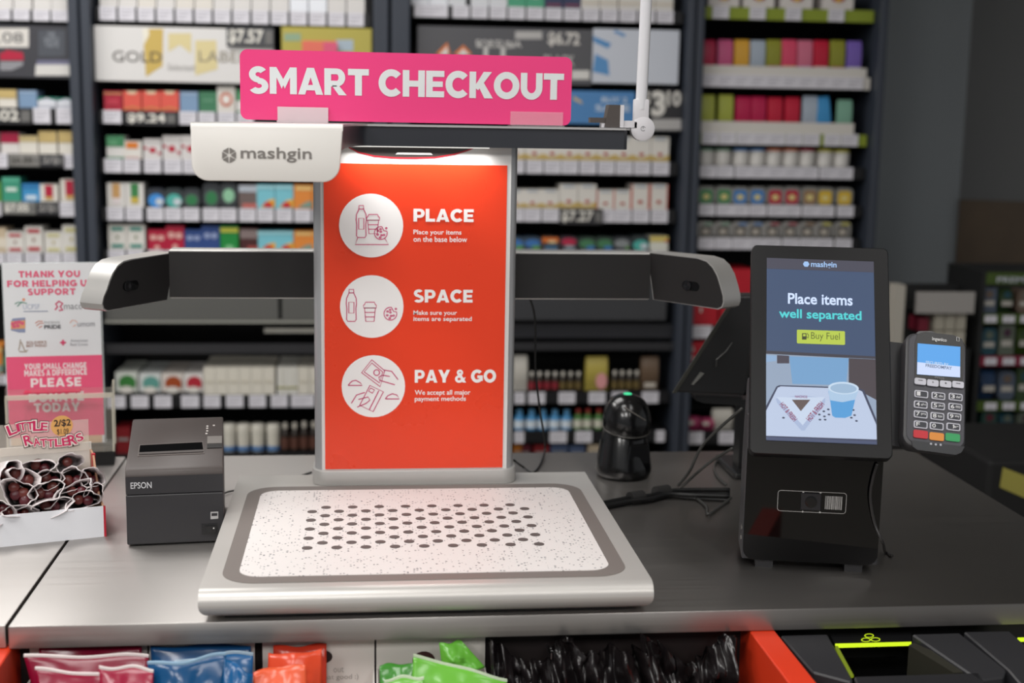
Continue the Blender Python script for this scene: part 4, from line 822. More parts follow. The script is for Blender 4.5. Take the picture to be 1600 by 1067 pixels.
# ================================================================== screen kiosk
KY = R(12.6)
kb = G(1268, 891, 0.0)
kf = frame((kb.x, kb.y, T), KY)
ki = thing('screen_kiosk', 'black payment kiosk with lit portrait screen on a glossy stand', 'kiosk', kf)
kp = Panel(ki, 0.0)
kx0, kx1, _, _ = kp.box(1162, 720, 1376, 878); kz1 = kp.uv(1268, 640)[1]
KB = mat('#232326', 0.5)
prof = [(0.0, 0.012), (0.088, 0.012), (0.092, 0.13), (0.088, 0.165), (0.060, 0.26), (0.045, 0.27), (0.03, 0.22), (0.006, kz1-0.01), (0.0, 0.16)]
part('stand_body', B().prism([(kx0, y, z) for y, z in prof], (kx1-kx0, 0, 0)), mat('#37373a', 0.42), ki, bevel=0.002, seg=1)
fz1 = 0.175
part('stand_glass', B().prism(rrect(kx0+0.001, kx1-0.001, 0.013, fz1, 0.016, 6, -0.004, (1, 1, 0, 0)), (0, 0.004, 0)), mat('#030304', 0.05, spec=0.35, noise=0.02), ki, label='glossy black glass front')
for s in (kx0+0.02, kx1-0.045):
    part('foot', B().box(s, s+0.025, 0.004, 0.08, 0.0, 0.0125), KB, ki)
kp2 = Panel(ki, -0.004); SV = mat('#b8b6b4', 0.5)
b = OB(); x0, x1, z0, z1 = kp2.box(1215, 768, 1322, 800)
ribbon(b, [(p[0], p[2]) for p in rrect(x0, x1, z0, z1, 0.004, 4)], 0.0007, -0.0048, close=True); part('scan_frame', b, SV, ki)
x0, x1, z0, z1 = kp2.box(1251, 770, 1283, 797)
sw = part('scan_window', B().box(x0, x1, -0.0058, -0.004, z0, z1), mat('#26262a', 0.3), ki, bevel=0.001, seg=1)
part('scan_lens', B().lathe([(0.0085, 0), (0.0085, 0.001), (0.006, 0.0012)], ((x0+x1)/2, 0, 0), 20, 0, TR(0, -0.0058, (z0+z1)/2) @ RX(R(90))), mat('#0c0c0e', 0.2), ki)
x0, x1, z0, z1 = kp2.box(1289, 775, 1316, 796); b = OB(); xx = x0; rnd = random.Random(4)
while xx < x1:
    wd_ = rnd.choice((0.0005, 0.0008, 0.0012)); b.poly([(xx, -0.0048, z0), (xx+wd_, -0.0048, z0), (xx+wd_, -0.0048, z1), (xx, -0.0048, z1)]); xx += wd_ + rnd.choice((0.0005, 0.0008))
part('barcode', b, SV, ki)
b = OB()
for (x, y) in ((1255, 768.5), (1282, 769.5), (1254, 799), (1281, 800)): u = kp2.uv(x, y); b.poly(ell(u[0], u[1], 0.0014, 0.0014, 8, -0.005))
part('index_dots', b, SV, ki)
u = kp2.uv(1155, 838)
part('side_screws', B().box(kx0-0.0015, kx0, 0.02, 0.026, 0.05, 0.056).box(kx0-0.0015, kx0, 0.02, 0.026, 0.035, 0.041), mat('#9a9894', 0.3, metal=0.8), ki)
# tablet
tf = frame((0.6222, 0.13, T+0.325), R(12.34), R(26.98))
tb = part('tablet', B().prism(rrect(-0.0948, 0.0948, -0.1517, 0.1517, 0.0085, 5), (0, 0.018, 0)), mat('#0d0d0f', 0.35, spec=0.3), ki, WM[ki].inverted() @ tf, bevel=0.0012, seg=1)
S = Panel(tb, 0.0)
def em(h, s=0.85): return mat(h, 0.4, emit=s, noise=0)
def sp(pts, h, name, lift=0.0005, s=0.85): return S.poly(pts, em(h, s), name, lift)
scr = sp([(1197, 685), (1370, 692), (1365, 409), (1198, 403)], '#2c4468', 'screen')
sp([(1198, 420), (1365.5, 426), (1365, 409), (1198, 403)], '#38384a', 'title_bar', 0.0007)
sp([(1197, 553), (1368, 562), (1368, 557), (1197, 548)], '#2e2c3a', 'divider_bar', 0.0007)
sp([(1197, 685), (1370, 692), (1368, 561), (1197, 553)], '#8fa0b8', 'camera_picture', 0.0007)
sp([(1326, 602), (1369, 625), (1368, 562), (1326, 560)], '#3a3038', 'picture_dark_corner', 0.0009)
sp([(1214, 568), (1233, 568), (1233, 556), (1214, 555)], '#3a3444', 'picture_dark_patch', 0.0009)  # plain dark patch in the camera picture
sp([(1197, 566), (1213, 564), (1213, 556), (1197, 555)], '#88a8cc', 'picture_window', 0.0009)
sp([(1238, 600), (1322, 602), (1326, 560), (1233, 557)], '#6d9cc8', 'picture_column', 0.0010)
sp([(1197, 634), (1213, 604), (1218, 602), (1340, 606), (1350, 610), (1369, 655), (1370, 690), (1197, 683)], '#2c3452', 'picture_tray_border', 0.0011)
sp([(1197, 642), (1215, 606), (1220, 604), (1338, 608), (1347, 612), (1369, 664), (1369.8, 687), (1197, 681)], '#b8c6e0', 'picture_tray', 0.0013)
for (x, y) in ((1280, 648), (1287, 643), (1294, 640), (1281, 656), (1288, 651), (1295, 648), (1289, 656), (1335, 649), (1338, 658), (1330, 653), (1224, 653), (1333, 641)):
    u = S.uv(x, y); part('picture_hole', OB().poly(ell(u[0], u[1], 0.0019, 0.0013, 10, -0.0015)), em('#2a3450'), tb)
sp([(1212, 623), (1214, 630), (1252, 673), (1257, 673), (1289, 629), (1289, 622), (1252, 618)], '#a4b4d4', 'picture_box_side', 0.0016)
sp([(1213, 621), (1254, 665), (1289, 621)], '#c4d2e8', 'picture_box_lid', 0.0018)
sp([(1237, 625), (1251, 643), (1266, 625)], '#5a4a48', 'picture_box_window', 0.0020)
S.text('HOT & FRESH', 1214, 640, 1249, 648, em('#8a2a50'), 0.02, 'picture_lettering', 0.0024, rot=R(-50)); S.text('HOT & FRESH', 1255, 639, 1292, 648, em('#8a2a50'), 0.02, 'picture_lettering', 0.0024, rot=R(52))
S.text('NACHOS', 1242, 618.5, 1261, 622.5, em('#8a4a70'), 0.02, 'picture_lettering', 0.0024)
sp([(1297, 628), (1300, 650), (1305, 653), (1320, 653.5), (1330, 650), (1338, 615), (1294, 612)], '#4a98d4', 'picture_cup', 0.0020)
sp([(1295, 618), (1297, 626), (1316, 629), (1336, 625), (1341, 610), (1294, 606)], '#a8c4e0', 'picture_cup_rim', 0.0022)
u = S.uv(1317.5, 607); v = S.uv(1341.5, 607)
part('picture_cup_mouth', OB().poly(ell(u[0], u[1], v[0]-u[0], 0.0088, 24, -0.0024)), em('#c4d8ec'), tb); part('picture_cup_inside', OB().poly(ell(u[0], u[1]-0.0006, (v[0]-u[0])*0.86, 0.0068, 24, -0.0026)), em('#98b4d0'), tb)
sp([(1197, 688), (1370, 695), (1370, 690), (1197, 683)], '#3a4668', 'bottom_bar', 0.0015)
S.text('mashgin', 1267, 409, 1307, 420.5, em('#9cc0ee'), 0.02, lift=0.001); u = S.uv(1259.5, 413); part('hexagon_emblem', OB().poly(ell(u[0], u[1], 0.0045, 0.0045, 6, -0.001)), em('#9cc0ee'), tb)
S.text('Place items', 1231, 459.5, 1332, 476.5, em('#c4d4f4', 1.0), 0.022, lift=0.001); S.text('well separated', 1217, 484.5, 1346, 503, em('#42c4c8', 1.0), 0.022, lift=0.001)
bb = [S.uv(*q) for q in ((1245, 515), (1320, 518), (1320, 539), (1245, 537))]
xs_ = (bb[0][0], bb[1][0]); zs_ = ((bb[2][1]+bb[3][1])/2, (bb[0][1]+bb[1][1])/2)
part('fuel_button', OB().poly(rrect(*xs_, *zs_, 0.0016, 3, -0.001)), em('#b4c840'), tb); S.text('Buy Fuel', 1267, 520, 1312, 534, em('#5a6418'), 0.0, lift=0.0014)
S.poly([(1253, 531), (1260, 531), (1260, 521), (1253, 521)], em('#2c3208'), 'fuel_icon', 0.0014); S.poly([(1254.5, 526), (1258.5, 526), (1258.5, 522.5), (1254.5, 522.5)], em('#b4c840'), 'fuel_icon', 0.0018); S.lines([[(1260, 527), (1262.5, 529), (1263, 524), (1261, 521)]], 0.0009, em('#2c3208'), 'fuel_icon', 0.0016)

# ---------------------------------------------------------------- card reader
rf = frame((0.787, 0.12, T+0.2672), R(8.2), R(30.7), R(-5.7))
cr = thing('card_reader', 'grey card reader with keypad and lit blue screen', 'card reader', rf)
HW, HH = 0.0428, 0.0848
bd = rrect(-HW, HW, -HH, HH, 0.016, 6)
part('body', B().prism(bd, (0, 0.028, 0)), mat('#38383b', 0.4), cr, bevel=0.004, seg=2, smooth=True)
part('face_plate', B().prism(rrect(-HW+0.005, HW-0.003, -HH+0.005, HH-0.004, 0.013, 6, -0.0015), (0, 0.003, 0)), mat('#43434a', 0.4), cr)
CP = Panel(cr, -0.0015)
top = part('glossy_top', B().prism([(x, -0.0026, z) for x, z in CP.xy([(1429, 596), (1450, 603), (1480, 606), (1503, 606), (1507, 545), (1503, 530), (1490, 524), (1445, 518.5), (1433, 522), (1429.5, 535)])], (0, 0.0014, 0)), mat('#060608', 0.15, spec=0.3), cr)
part('base_strip', B().prism([(x, -0.0024, z) for x, z in CP.xy([(1424, 688), (1426, 698), (1433, 703), (1493, 711), (1502, 707), (1507, 698)])], (0, 0.0014, 0)), mat('#26282c', 0.3), cr)
CP.y = -0.0026
def cem(pts, h, name, lift=0.0006): return CP.poly(pts, em(h, 0.95), name, lift)
cem([(1432.5, 585), (1500, 590), (1500.4, 542), (1433.6, 536.5)], '#4f9ade', 'screen'); cem([(1432.5, 585), (1500, 590), (1500, 573), (1433, 566)], '#c2d0ee', 'screen_band', 0.0009)
CP.text('SECURED BY', 1446, 566, 1482, 571, em('#bcd4f0'), 0.02, lift=0.0012); CP.text('FREEDOMPAY', 1446, 571, 1487, 576, em('#5a6a88'), 0.02, lift=0.0012)
CP.text('ingenico', 1456, 528, 1479, 535, mat('#c4c4c4'), 0.03, lift=0.001); CP.lines([('c', (1494.5, 527), (1498.5, 527.5), (1498.5, 533.5), (1494.5, 533))], 0.0008, mat('#c4c4c4'), 'contactless_mark'); CP.text('iPP320', 1460, 589, 1475, 592.5, mat('#7a7a7c'), 0.02, lift=0.001)
KW = mat('#c6c6d0', 0.45); KD = mat('#30323a', 0.4)
def keyat(px, py, w, h, m, name='key', th=0.0022, base=-0.0026):
    CP.y = base; u = CP.uv(px, py)
    return part(name, B().prism(rrect(u[0]-w/2, u[0]+w/2, u[1]-h/2, u[1]+h/2, 0.0022, 3, base-th), (0, th, 0)), m, cr), u
for i, (x, y) in enumerate(((1437.5, 596.5), (1457, 599), (1477, 600.6), (1496.4, 601.5))):
    o, u = keyat(x, y, 0.0158, 0.0095, KW, 'soft_key'); b = OB()
    if i in (0, 3): ribbon(b, [(u[0]-0.003, u[1]+0.0015), (u[0]+0.003, u[1]+0.0015)], 0.0008, -0.0052)
    else: b.poly(ell(u[0], u[1]+0.001, 0.0014, 0.0014, 3 if i == 1 else 4, -0.0052))
    part('key_mark', b, mat('#2a2a2c'), o)
ks = [((1439, 616.4), '1'), ((1465.6, 619.3), '2abc'), ((1492.6, 621), '3def'), ((1438, 632.8), '4ghi'), ((1465, 635), '5jkl'), ((1492, 636.6), '6mno'), ((1438, 648), '7prs'), ((1464, 651), '8tuv'), ((1490.5, 651.8), '9wxy'), ((1438, 664), 'F'), ((1463, 666.5), '0'), ((1489, 667.6), ',#*')]
for (x, y), tx in ks:
    o, u = keyat(x, y, 0.0188, 0.0105, KW, base=-0.0015); part('key_cap', B().prism(rrect(u[0]-0.0078, u[0]+0.0078, u[1]-0.0038, u[1]+0.0038, 0.0016, 3, -0.0043), (0, 0.0008, 0)), KD, o)
    b = OB(); lettering(b, tx[0], u[0]-0.0065 if tx != ',#*' else u[0]-0.001, u[0]-0.0015 if tx != ',#*' else u[0]+0.001, u[1]-0.003, u[1]+0.003, -0.0048, 0.02)
    if len(tx) > 1: lettering(b, tx[1:], u[0]+0.0002, u[0]+0.0066, u[1]-0.0018, u[1]+0.0018, -0.0048, 0.01)
    part('key_lettering', b, mat('#d8d8da'), o)
for (x, y), c, nm in zip(((1438, 679), (1463, 682.7), (1488, 684)), ('#c42430', '#d98a34', '#2f9a5a'), ('red key', 'orange key', 'green key')):
    o, u = keyat(x, y, 0.0196, 0.0112, mat(c, 0.4), base=-0.0015); o['label'] = nm
b = OB()
for (x, y) in ((1454.5, 693.5), (1462, 694.5), (1469.5, 695)): CP.y = -0.0026; u = CP.uv(x, y); b.poly(ell(u[0], u[1], 0.0017, 0.0017, 6, -0.0032))
part('indicator_marks', b, mat('#b4b4bc'), cr)
part('swipe_ridge', B().tube([(-0.028, 0.012, HH-0.006), (-0.02, 0.012, HH+0.004), (-0.005, 0.012, HH+0.006), (0.01, 0.012, HH+0.001)], 0.004, 8), mat('#8a8a8c', 0.25, metal=0.5), cr, smooth=True)
part('mount_plate', B().box(-0.075, -0.020, 0.028, 0.036, -0.078, 0.078), mat('#26262a', 0.5), cr, label='black mounting plate')

# ---------------------------------------------------------------- tilted monitor behind the kiosk
mo = thing('till_monitor', 'black till monitor tilted away behind the screen kiosk', 'monitor', TR(0, 0, T))
Ym = 0.66
def mp(x, y, Y=Ym): q = W(x, y, Y); return Vector((q.x, q.y, q.z-T))
bw = Vector((0.20, 0.10, 0.02))
p1 = [mp(1050, 613), mp(1163, 618), mp(1176, 540), mp(1176, 462), mp(1147, 462), mp(1138, 482)]
part('housing', B().prism(p1, (0.02, 0.05, 0.0)), mat('#1b1b1c', 0.45), mo, bevel=0.004, seg=2)
part('screen_edge', B().prism([mp(1050, 614)+Vector((0, -0.002, 0)), mp(1056, 614)+Vector((0, -0.002, 0)), mp(1154, 462)+Vector((0, -0.002, 0)), mp(1147, 462)+Vector((0, -0.002, 0))], (0, 0.003, 0)), mat('#34342f', 0.4), mo)
part('vent_label', B().prism([mp(x, y)+Vector((0, -0.003, 0)) for x, y in ((1080, 600), (1083, 601), (1100, 583), (1094, 581))], (0, 0.003, 0)), mat('#6a6a66', 0.4), mo)
part('cable_clip', B().tube([mp(1118, 572)+Vector((0, -0.004, 0)), mp(1117, 560)+Vector((0, -0.012, 0)), mp(1130, 548)+Vector((0, -0.014, 0)), mp(1143, 535)+Vector((0, -0.004, 0))], 0.0012, 6), mat('#4a4a48', 0.3), mo)
part('hinge', B().prism([mp(1086, 619, Ym+0.01), mp(1160, 621, Ym+0.01), mp(1158, 634, Ym+0.01), mp(1100, 630, Ym+0.01), mp(1088, 626, Ym+0.01)], (0, 0.04, 0)), mat('#161617', 0.4), mo)
q = mp(1160, 640, Ym+0.02); q2 = mp(1200, 625, Ym+0.02)
part('neck', B().box(q.x-0.005, q2.x, Ym+0.012, Ym+0.05, 0.012, q.z+0.02), mat('#161617', 0.4), mo)
part('base', B().box(q.x-0.02, q2.x+0.06, Ym-0.02, Ym+0.12, 0.0, 0.0125), mat('#161617', 0.4), mo, bevel=0.004)

# ---------------------------------------------------------------- hand-free barcode scanner
sb = G(981, 753, 0); PYs = sb.y+0.045
hs = thing('barcode_scanner', 'black domed barcode scanner with green light', 'barcode scanner', TR(sb.x, PYs, T) @ RZ(R(14)))
def ring(b, secs, seg=28, mi=0):
    """stack of ellipses (z, rx, ry, cx, cy, tilt)"""
    n = len(secs); vs = []
    for (z, rx, ry, cx, cy, tl) in secs:
        for k in range(seg): a = 2*math.pi*k/seg; y = cy+ry*math.sin(a); vs.append((cx+rx*math.cos(a), y, z+tl*y))
    fs = [(i*seg+k, i*seg+(k+1) % seg, (i+1)*seg+(k+1) % seg, (i+1)*seg+k) for i in range(n-1) for k in range(seg)]
    fs += [tuple(range(seg-1, -1, -1)), tuple(range((n-1)*seg, n*seg))]; b.add(vs, fs, mi); return b
PLB = mat('#0c0c0d', 0.22, coat=0.3)
part('foot', ring(B(), [(0.0, 0.046, 0.046, 0, 0, 0), (0.010, 0.050, 0.050, 0, 0, 0), (0.018, 0.051, 0.050, 0, 0, 0), (0.026, 0.0495, 0.048, 0, 0, 0), (0.06, 0.045, 0.042, 0.001, 0.002, 0), (0.082, 0.041, 0.038, 0.003, 0.004, 0), (0.088, 0.038, 0.036, 0.004, 0.004, 0)]), PLB, hs, smooth='all')
secs = [(0.080, 0.036, 0.036, 0.004, 0.0, .25), (0.088, 0.0425, 0.041, 0.004, 0.0, .22)]
for k in range(1, 11):
    a = k/10*math.pi/2*0.97; secs.append((0.098+0.052*math.sin(a), 0.0438*math.cos(a)**0.75 + 0.0005, 0.0428*math.cos(a)**0.75+0.0005, 0.004, 0.0, .22*(1-k/10)))
part('head', ring(B(), secs, 32), PLB, hs, smooth='all')
part('seam', ring(B(), [(0.0865, 0.0432, 0.0418, 0.004, 0, .22), (0.0885, 0.0436, 0.0422, 0.004, 0, .22)], 32), mat('#4a4844', 0.3), hs, smooth='all')
part('status_light', ring(B(), [(0.1485, 0.0082, 0.0082, 0.004, 0, 0), (0.1512, 0.0070, 0.0070, 0.004, 0, 0), (0.1522, 0.004, 0.004, 0.004, 0, 0)], 16), em('#3fd896', 1.0), hs, label='green status light')
part('scan_window', B().prism([(-0.016, -0.0468, 0.014), (0.034, -0.044, 0.014), (0.030, -0.040, 0.066), (-0.008, -0.0425, 0.066)], (0, 0.01, 0)), mat('#08080a', 0.05), hs, bevel=0.002)
part('head_groove', B().tube([(-0.018, -0.030, 0.134), (-0.004, -0.0385, 0.125), (0.010, -0.0415, 0.116), (0.022, -0.0395, 0.109)], 0.0009, 6), mat('#7a7670', 0.2), hs)

# ---------------------------------------------------------------- cables
CB = mat('#0e0e0f', 0.45); CBG = mat('#3a3a38', 0.4)
def smooth_pts(pts, n=6):
    pts = [Vector(p) for p in pts]; out = []
    for i in range(len(pts)-1):
        p0, p1_, p2, p3 = pts[max(i-1, 0)], pts[i], pts[i+1], pts[min(i+2, len(pts)-1)]
        for k in range(n):
            t = k/n; out.append(0.5*((2*p1_) + (p2-p0)*t + (2*p0-5*p1_+4*p2-p3)*t*t + (3*p1_-p0-3*p2+p3)*t**3))
    return out + [pts[-1]]
def cable(label, pts, r, m=CB, name='cable'): return tag(part(name, B().tube(smooth_pts(pts), r, 8), m, None, smooth='all'), label, 'cable', 'counter cables')
cable('thin black cable hanging from the camera bar behind the column', [W(828, 466, 0.625), W(836, 500, 0.64), W(837, 580, 0.66), W(845, 650, 0.68), G(852, 695, 0.02), G(846, 722, 0.005), G(833, 738, 0.004), G(815, 728, 0.012), W(803, 719, 0.57)], 0.0019)
cable('black cable end by the foot of the poster column', [G(470, 744, 0.0025), G(478, 741, 0.004), G(487, 738, 0.006)], 0.0022)
cable('black cable running from printer towards the tray', [G(349, 771, 0.004), G(358, 768, 0.004), G(370, 766, 0.004), G(385, 764, 0.004)], 0.0016)
def gz(x, y, z): return G(x, y, z)
for dz, oy, wl in ((0.004, 0, 'resting on the counter under the others'), (0.004, 5, 'lying nearest the counter front edge'), (0.011, 2, 'riding on top towards the front edge'), (0.011, -3, 'riding on top towards the domed scanner')):
    cable('black bundle cable ' + wl, [gz(936, 790+oy, dz), gz(980, 781+oy, dz), gz(1015, 777+oy, dz), gz(1045, 770+oy, dz), gz(1085, 770+oy*1.6, dz), gz(1140, 771+oy*2, dz)], 0.0036)
cable('grey cable fork on the counter beside the kiosk', [gz(1045, 768, 0.005), gz(1080, 775, 0.004), gz(1103, 790, 0.004), gz(1106, 803, 0.004), gz(1120, 795, 0.004), gz(1142, 778, 0.008)], 0.0024, CBG)
cable('grey cable arching high behind the kiosk', [gz(1060, 758, 0.004), W(1078, 735, 0.52), W(1095, 700, 0.50), W(1125, 668, 0.46), W(1160, 638, 0.42)], 0.0026, CBG)
cable('grey cable arching low behind the kiosk', [gz(1064, 762, 0.004), W(1090, 738, 0.52), W(1115, 718, 0.50), W(1145, 700, 0.46)], 0.0024, CBG)
cable('thin cable loop on the counter behind the kiosk', [gz(1135, 757, 0.003), gz(1122, 745, 0.003), gz(1116, 730, 0.003), gz(1124, 716, 0.004), gz(1140, 712, 0.004)], 0.0018, CBG)
for x in (995, 1035):
    a = gz(x-11, 780 if x < 1010 else 771, 0.008); c = gz(x+9, 777 if x < 1010 else 768, 0.008)
    tag(part('cable_wrap', B().tube([a, (a+c)/2, c], 0.0125, 12), mat('#1c1b1b', 0.6), None, smooth=True), 'black wrap on the cable bundle, nearer the %s' % ('tray' if x < 1010 else 'kiosk'), 'cable wrap', 'wraps on the cable bundle')
KC = [kp.uv(*q) for q in ((1369, 722), (1362, 745), (1358, 775), (1365, 815), (1378, 845))]
pts = [WM[ki] @ Vector((u[0], -0.010, u[1])) for u in KC] + [G(1383, 862, 0.004), G(1394, 868, 0.004)]
cable('thin black cable down the front of the kiosk', pts, 0.0022, mat('#2c2a2a', 0.4))

# ---------------------------------------------------------------- receipt printer
pa, pb_ = G(198.8, 855), G(351, 848)
py = -math.atan2(pb_.y-pa.y, pb_.x-pa.x)
pr_ = thing('receipt_printer', 'charcoal receipt printer beside the speckled tray', 'printer', frame(((pa.x+pb_.x)/2, (pa.y+pb_.y)/2, T), py))
w2 = (pb_-pa).length/2; PC = mat('#2c2b2e', 0.42); PT = mat('#4a4341', 0.42, spec=0.35)
fh = 0.112
def pprof(x): return [(x, 0.0, 0.003), (x, 0.195, 0.003), (x, 0.195, 0.148), (x, 0.17, 0.150), (x, 0.006, fh+0.006), (x, 0.0, fh)]
part('lower_body', B().box(-w2, w2, 0.0, 0.195, 0.003, 0.0785), PC, pr_, bevel=0.002, seg=2)
part('rubber_feet', B().box(-w2+0.01, w2-0.01, 0.01, 0.185, 0.0, 0.0035), BLACK, pr_)
part('cover', B().prism([(-w2, 0.0, 0.0795), (-w2, 0.195, 0.0795), (-w2, 0.195, 0.149), (-w2, 0.178, 0.152), (-w2, 0.010, fh+0.006), (-w2, 0.003, fh+0.002), (-w2, 0.0, fh-0.005)], (2*w2, 0, 0)), PT, pr_, bevel=0.0025, seg=2, smooth=True, ang=20)
part('front_band', B().box(-w2+0.0004, w2-0.0004, -0.0006, 0.002, 0.0797, fh-0.006), PC, pr_)
Pp = Panel(pr_, -0.0006)
Pp.text('EPSON', 204, 753, 237, 763, mat('#c9c9cc', 0.3), 0.012)
tilt_ = math.atan2(0.152-(fh+0.006), 0.168)
tm = TR(0, 0.010, fh+0.006) @ RX(tilt_)
def topq(x0, x1, v0, v1, m, name, h=0.0012, z=0.0): return part(name, B().box(x0, x1, v0, v1, z, z+h), m, pr_, tm)
_mi = (WM[pr_] @ tm).inverted()
def cov(px, py):
    p = _mi @ CAMP; d = _mi.to_3x3() @ ray(px, py); q = p - d*(p.z/d.z); return (q.x, q.y)
def covq(pts, m, name, z): return part(name, B().prism([(*cov(*q), z-0.001) for q in pts], (0, 0, 0.001)), m, pr_, tm)
covq([(215, 713.5), (319.5, 709), (317, 690.5), (217.5, 695.5)], mat('#6a6360', 0.3), 'slot_rim', 0.0010); covq([(217, 711), (318, 706.5), (316, 692), (219, 697)], mat('#040405', 0.9, spec=0.05), 'paper_slot', 0.0016); covq([(217, 712), (318, 707.5), (318, 704.5), (217, 709)], mat('#55504e', 0.3), 'tear_bar', 0.0026)
topq(w2-0.024, w2-0.002, 0.070, 0.096, mat('#8f8a86', 0.3, metal=0.4), 'open_button', 0.0024); topq(w2-0.024, w2-0.002, 0.056, 0.069, mat('#1c1a1a', 0.4), 'button_recess', 0.0012)
b = OB()
for (x, v) in ((-0.026, 0.136), (-0.026, 0.128), (-0.026, 0.118), (-0.027, 0.108), (-0.016, 0.138)): b.poly([(w2+x, v, 0.0006), (w2+x+0.003, v, 0.0006), (w2+x+0.003, v+0.004, 0.0006), (w2+x, v+0.004, 0.0006)])
part('status_marks', b, mat('#cfc9c4', 0.5), pr_, tm)
Pp.y = 0.0
Pp.poly([(329, 811), (341, 810), (341, 799), (329, 799.5)], mat('#b8b6b6', 0.5), 'energy_label', 0.0006); Pp.poly([(330.5, 806), (339.7, 805.5), (339.7, 801), (330.5, 801.5)], PC, 'energy_label_print', 0.0009)
x0, x1, z0, z1 = Pp.box(315, 818, 340, 834); part('switch_bezel', B().box(x0, x1, -0.0012, 0.001, z0, z1), mat('#1a1a1c', 0.4), pr_); part('power_switch', B().box(x0+0.005, x1-0.002, -0.0035, 0.0, z0+0.002, z1-0.003), mat('#0e0e10', 0.3), pr_)
u = Pp.uv(334, 824); part('switch_dot', OB().poly(ell(u[0], u[1], 0.0012, 0.0012, 10, -0.0038)), mat('#d8d6d4'), pr_)

# ---------------------------------------------------------------- donation box with its leaflet
DY = R(-7.86)
dz0 = 0.036
df = frame((-0.5536, 0.80, T), DY)
do = thing('donation_box', 'clear acrylic donation box with a pink and white charity sheet', 'donation box', df)
part('riser', B().box(-0.072, 0.098, -0.02, 0.035, 0.0, dz0), mat('#0c0c0d', 0.6), do)
sh = part('charity_sheet', B().box(-0.0812, 0.0812, 0.0, 0.0015, 0.038, 0.3665), mat('#e2e3e5', 0.35), do)
D = Panel(sh, 0.0); PKD = mat('#e8587e', 0.4); PKT = mat('#e2607f', 0.5)
part('clear_holder', B().box(-0.0835, 0.0845, 0.0017, 0.005, 0.036, 0.368), glass('#dfe4e4', 0.3), do)
x0, x1, z0, z1 = -0.0812, 0.0812, 0.0385, D.uv(85, 556)[1]
part('pink_band', OB().poly([(x0, -0.0005, z0+0.014), (x1, -0.0005, z0+0.014), (x1, -0.0005, z1), (x0, -0.0005, z1)]), PKD, sh)
part('beige_footer', OB().poly([(x0+0.002, -0.0007, z0), (x1-0.004, -0.0007, z0), (x1-0.004, -0.0007, z0+0.014), (x0+0.002, -0.0007, z0+0.014)]), mat('#d6b394'), sh)
D.block([('THANK YOU', 29, 423, 125, 433), ('FOR HELPING US', 11, 437.5, 146, 447.5), ('SUPPORT', 43, 450.5, 118, 460.5)], PKT, gap=.14, label='pink bold lettering')
D.block([('YOUR SMALL CHANGE', 38, 567, 135, 576), ('MAKES A DIFFERENCE', 38, 577, 136, 586.5), ('PLEASE', 48, 590, 127, 604), ('DONATE', 45, 612, 131, 627), ('TODAY', 53, 629, 125, 643)], mat('#f0e4e4'), gap=.12, label='white bold lettering')
D.lines([[(23, 475), (28, 472), (35, 472), (42, 474)], [(27, 479), (31, 474), (35, 472)]], 0.0016, mat('#6a9a88'), 'logo_swoosh'); u = D.uv(37, 468); part('logo_dot', OB().poly(ell(u[0], u[1], 0.0026, 0.0026, 10, -0.0008)), mat('#e0987a'), sh)
D.texts([('UCPSF', 36, 475, 62, 483)], mat('#b8c0d0'), 0.0); D.lines([[(37, 486.5), (75, 486)]], 0.0012, mat('#8a94ac'), 'logo_rule')
D.lines([[(86, 484), (90, 479), (87, 475), (92, 470.5), (98, 474), (94, 479), (98, 484), (92, 485)]], 0.0026, mat('#cc2a62'), 'logo_figure'); D.texts([('macc', 100, 476, 128, 483)], mat('#8c8c90'), 0.0)
D.poly([(17, 516), (30, 519.5), (39.5, 519.5), (39.5, 496), (20, 497.5), (17, 502)], mat('#8a94b0'), 'logo_block'); D.poly([(17, 514), (39.5, 513), (39.5, 500), (17, 502)], mat('#dca070'), 'logo_block', 0.0008)
b = OB()
for (x, y) in ((20, 506), (25, 504), (30, 503), (35, 505), (28, 509), (22, 510)): u = D.uv(x, y); b.poly(ell(u[0], u[1], 0.0034, 0.0034, 10, -0.001))
part('logo_flowers', b, mat('#d8607a'), sh)
D.lines([[(55, 505), (60, 501.5), (67, 502)], [(57, 509), (62, 505), (68, 505)], [(61, 512), (66, 509)]], 0.0016, mat('#d09080'), 'logo_wing'); D.texts([('PHOENIX', 69, 501.5, 94, 506)], mat('#a8a8a8'), 0.0); D.texts([('PRIDE', 69, 507.5, 95, 513.5)], mat('#5a5a5e'), 0.03)
D.lines([[(109, 505), (113, 500), (118, 501), (121, 504)], [(114, 510), (119, 507)]], 0.0014, mat('#e0b0a0'), 'logo_heart'); D.texts([('umom', 121, 504, 148, 510)], mat('#8e8e94'), 0.0)
D.lines([[(32, 530), (31, 540), (29, 547)], [(33, 534), (36, 541), (39, 548), (44, 547)], [(30, 549), (42, 549.5)]], 0.0022, mat('#b0a498'), 'logo_dog'); D.texts([("SOLDIER'S", 41, 532.5, 73, 537), ('BEST FRIEND', 41, 538, 73, 542)], mat('#a88a80'), 0.02)
u = D.uv(98.5, 535); part('red_cross', OB().poly([(u[0]-.0016, -.0008, u[1]-.005), (u[0]+.0016, -.0008, u[1]-.005), (u[0]+.0016, -.0008, u[1]+.005), (u[0]-.0016, -.0008, u[1]+.005)]).poly([(u[0]-.005, -.0009, u[1]-.0016), (u[0]+.005, -.0009, u[1]-.0016), (u[0]+.005, -.0009, u[1]+.0016), (u[0]-.005, -.0009, u[1]+.0016)]), mat('#d83a6a'), sh)
D.texts([('American', 110, 529.5, 137, 534), ('Red Cross', 110, 535.5, 137, 540)], mat('#94949a'), 0.0)
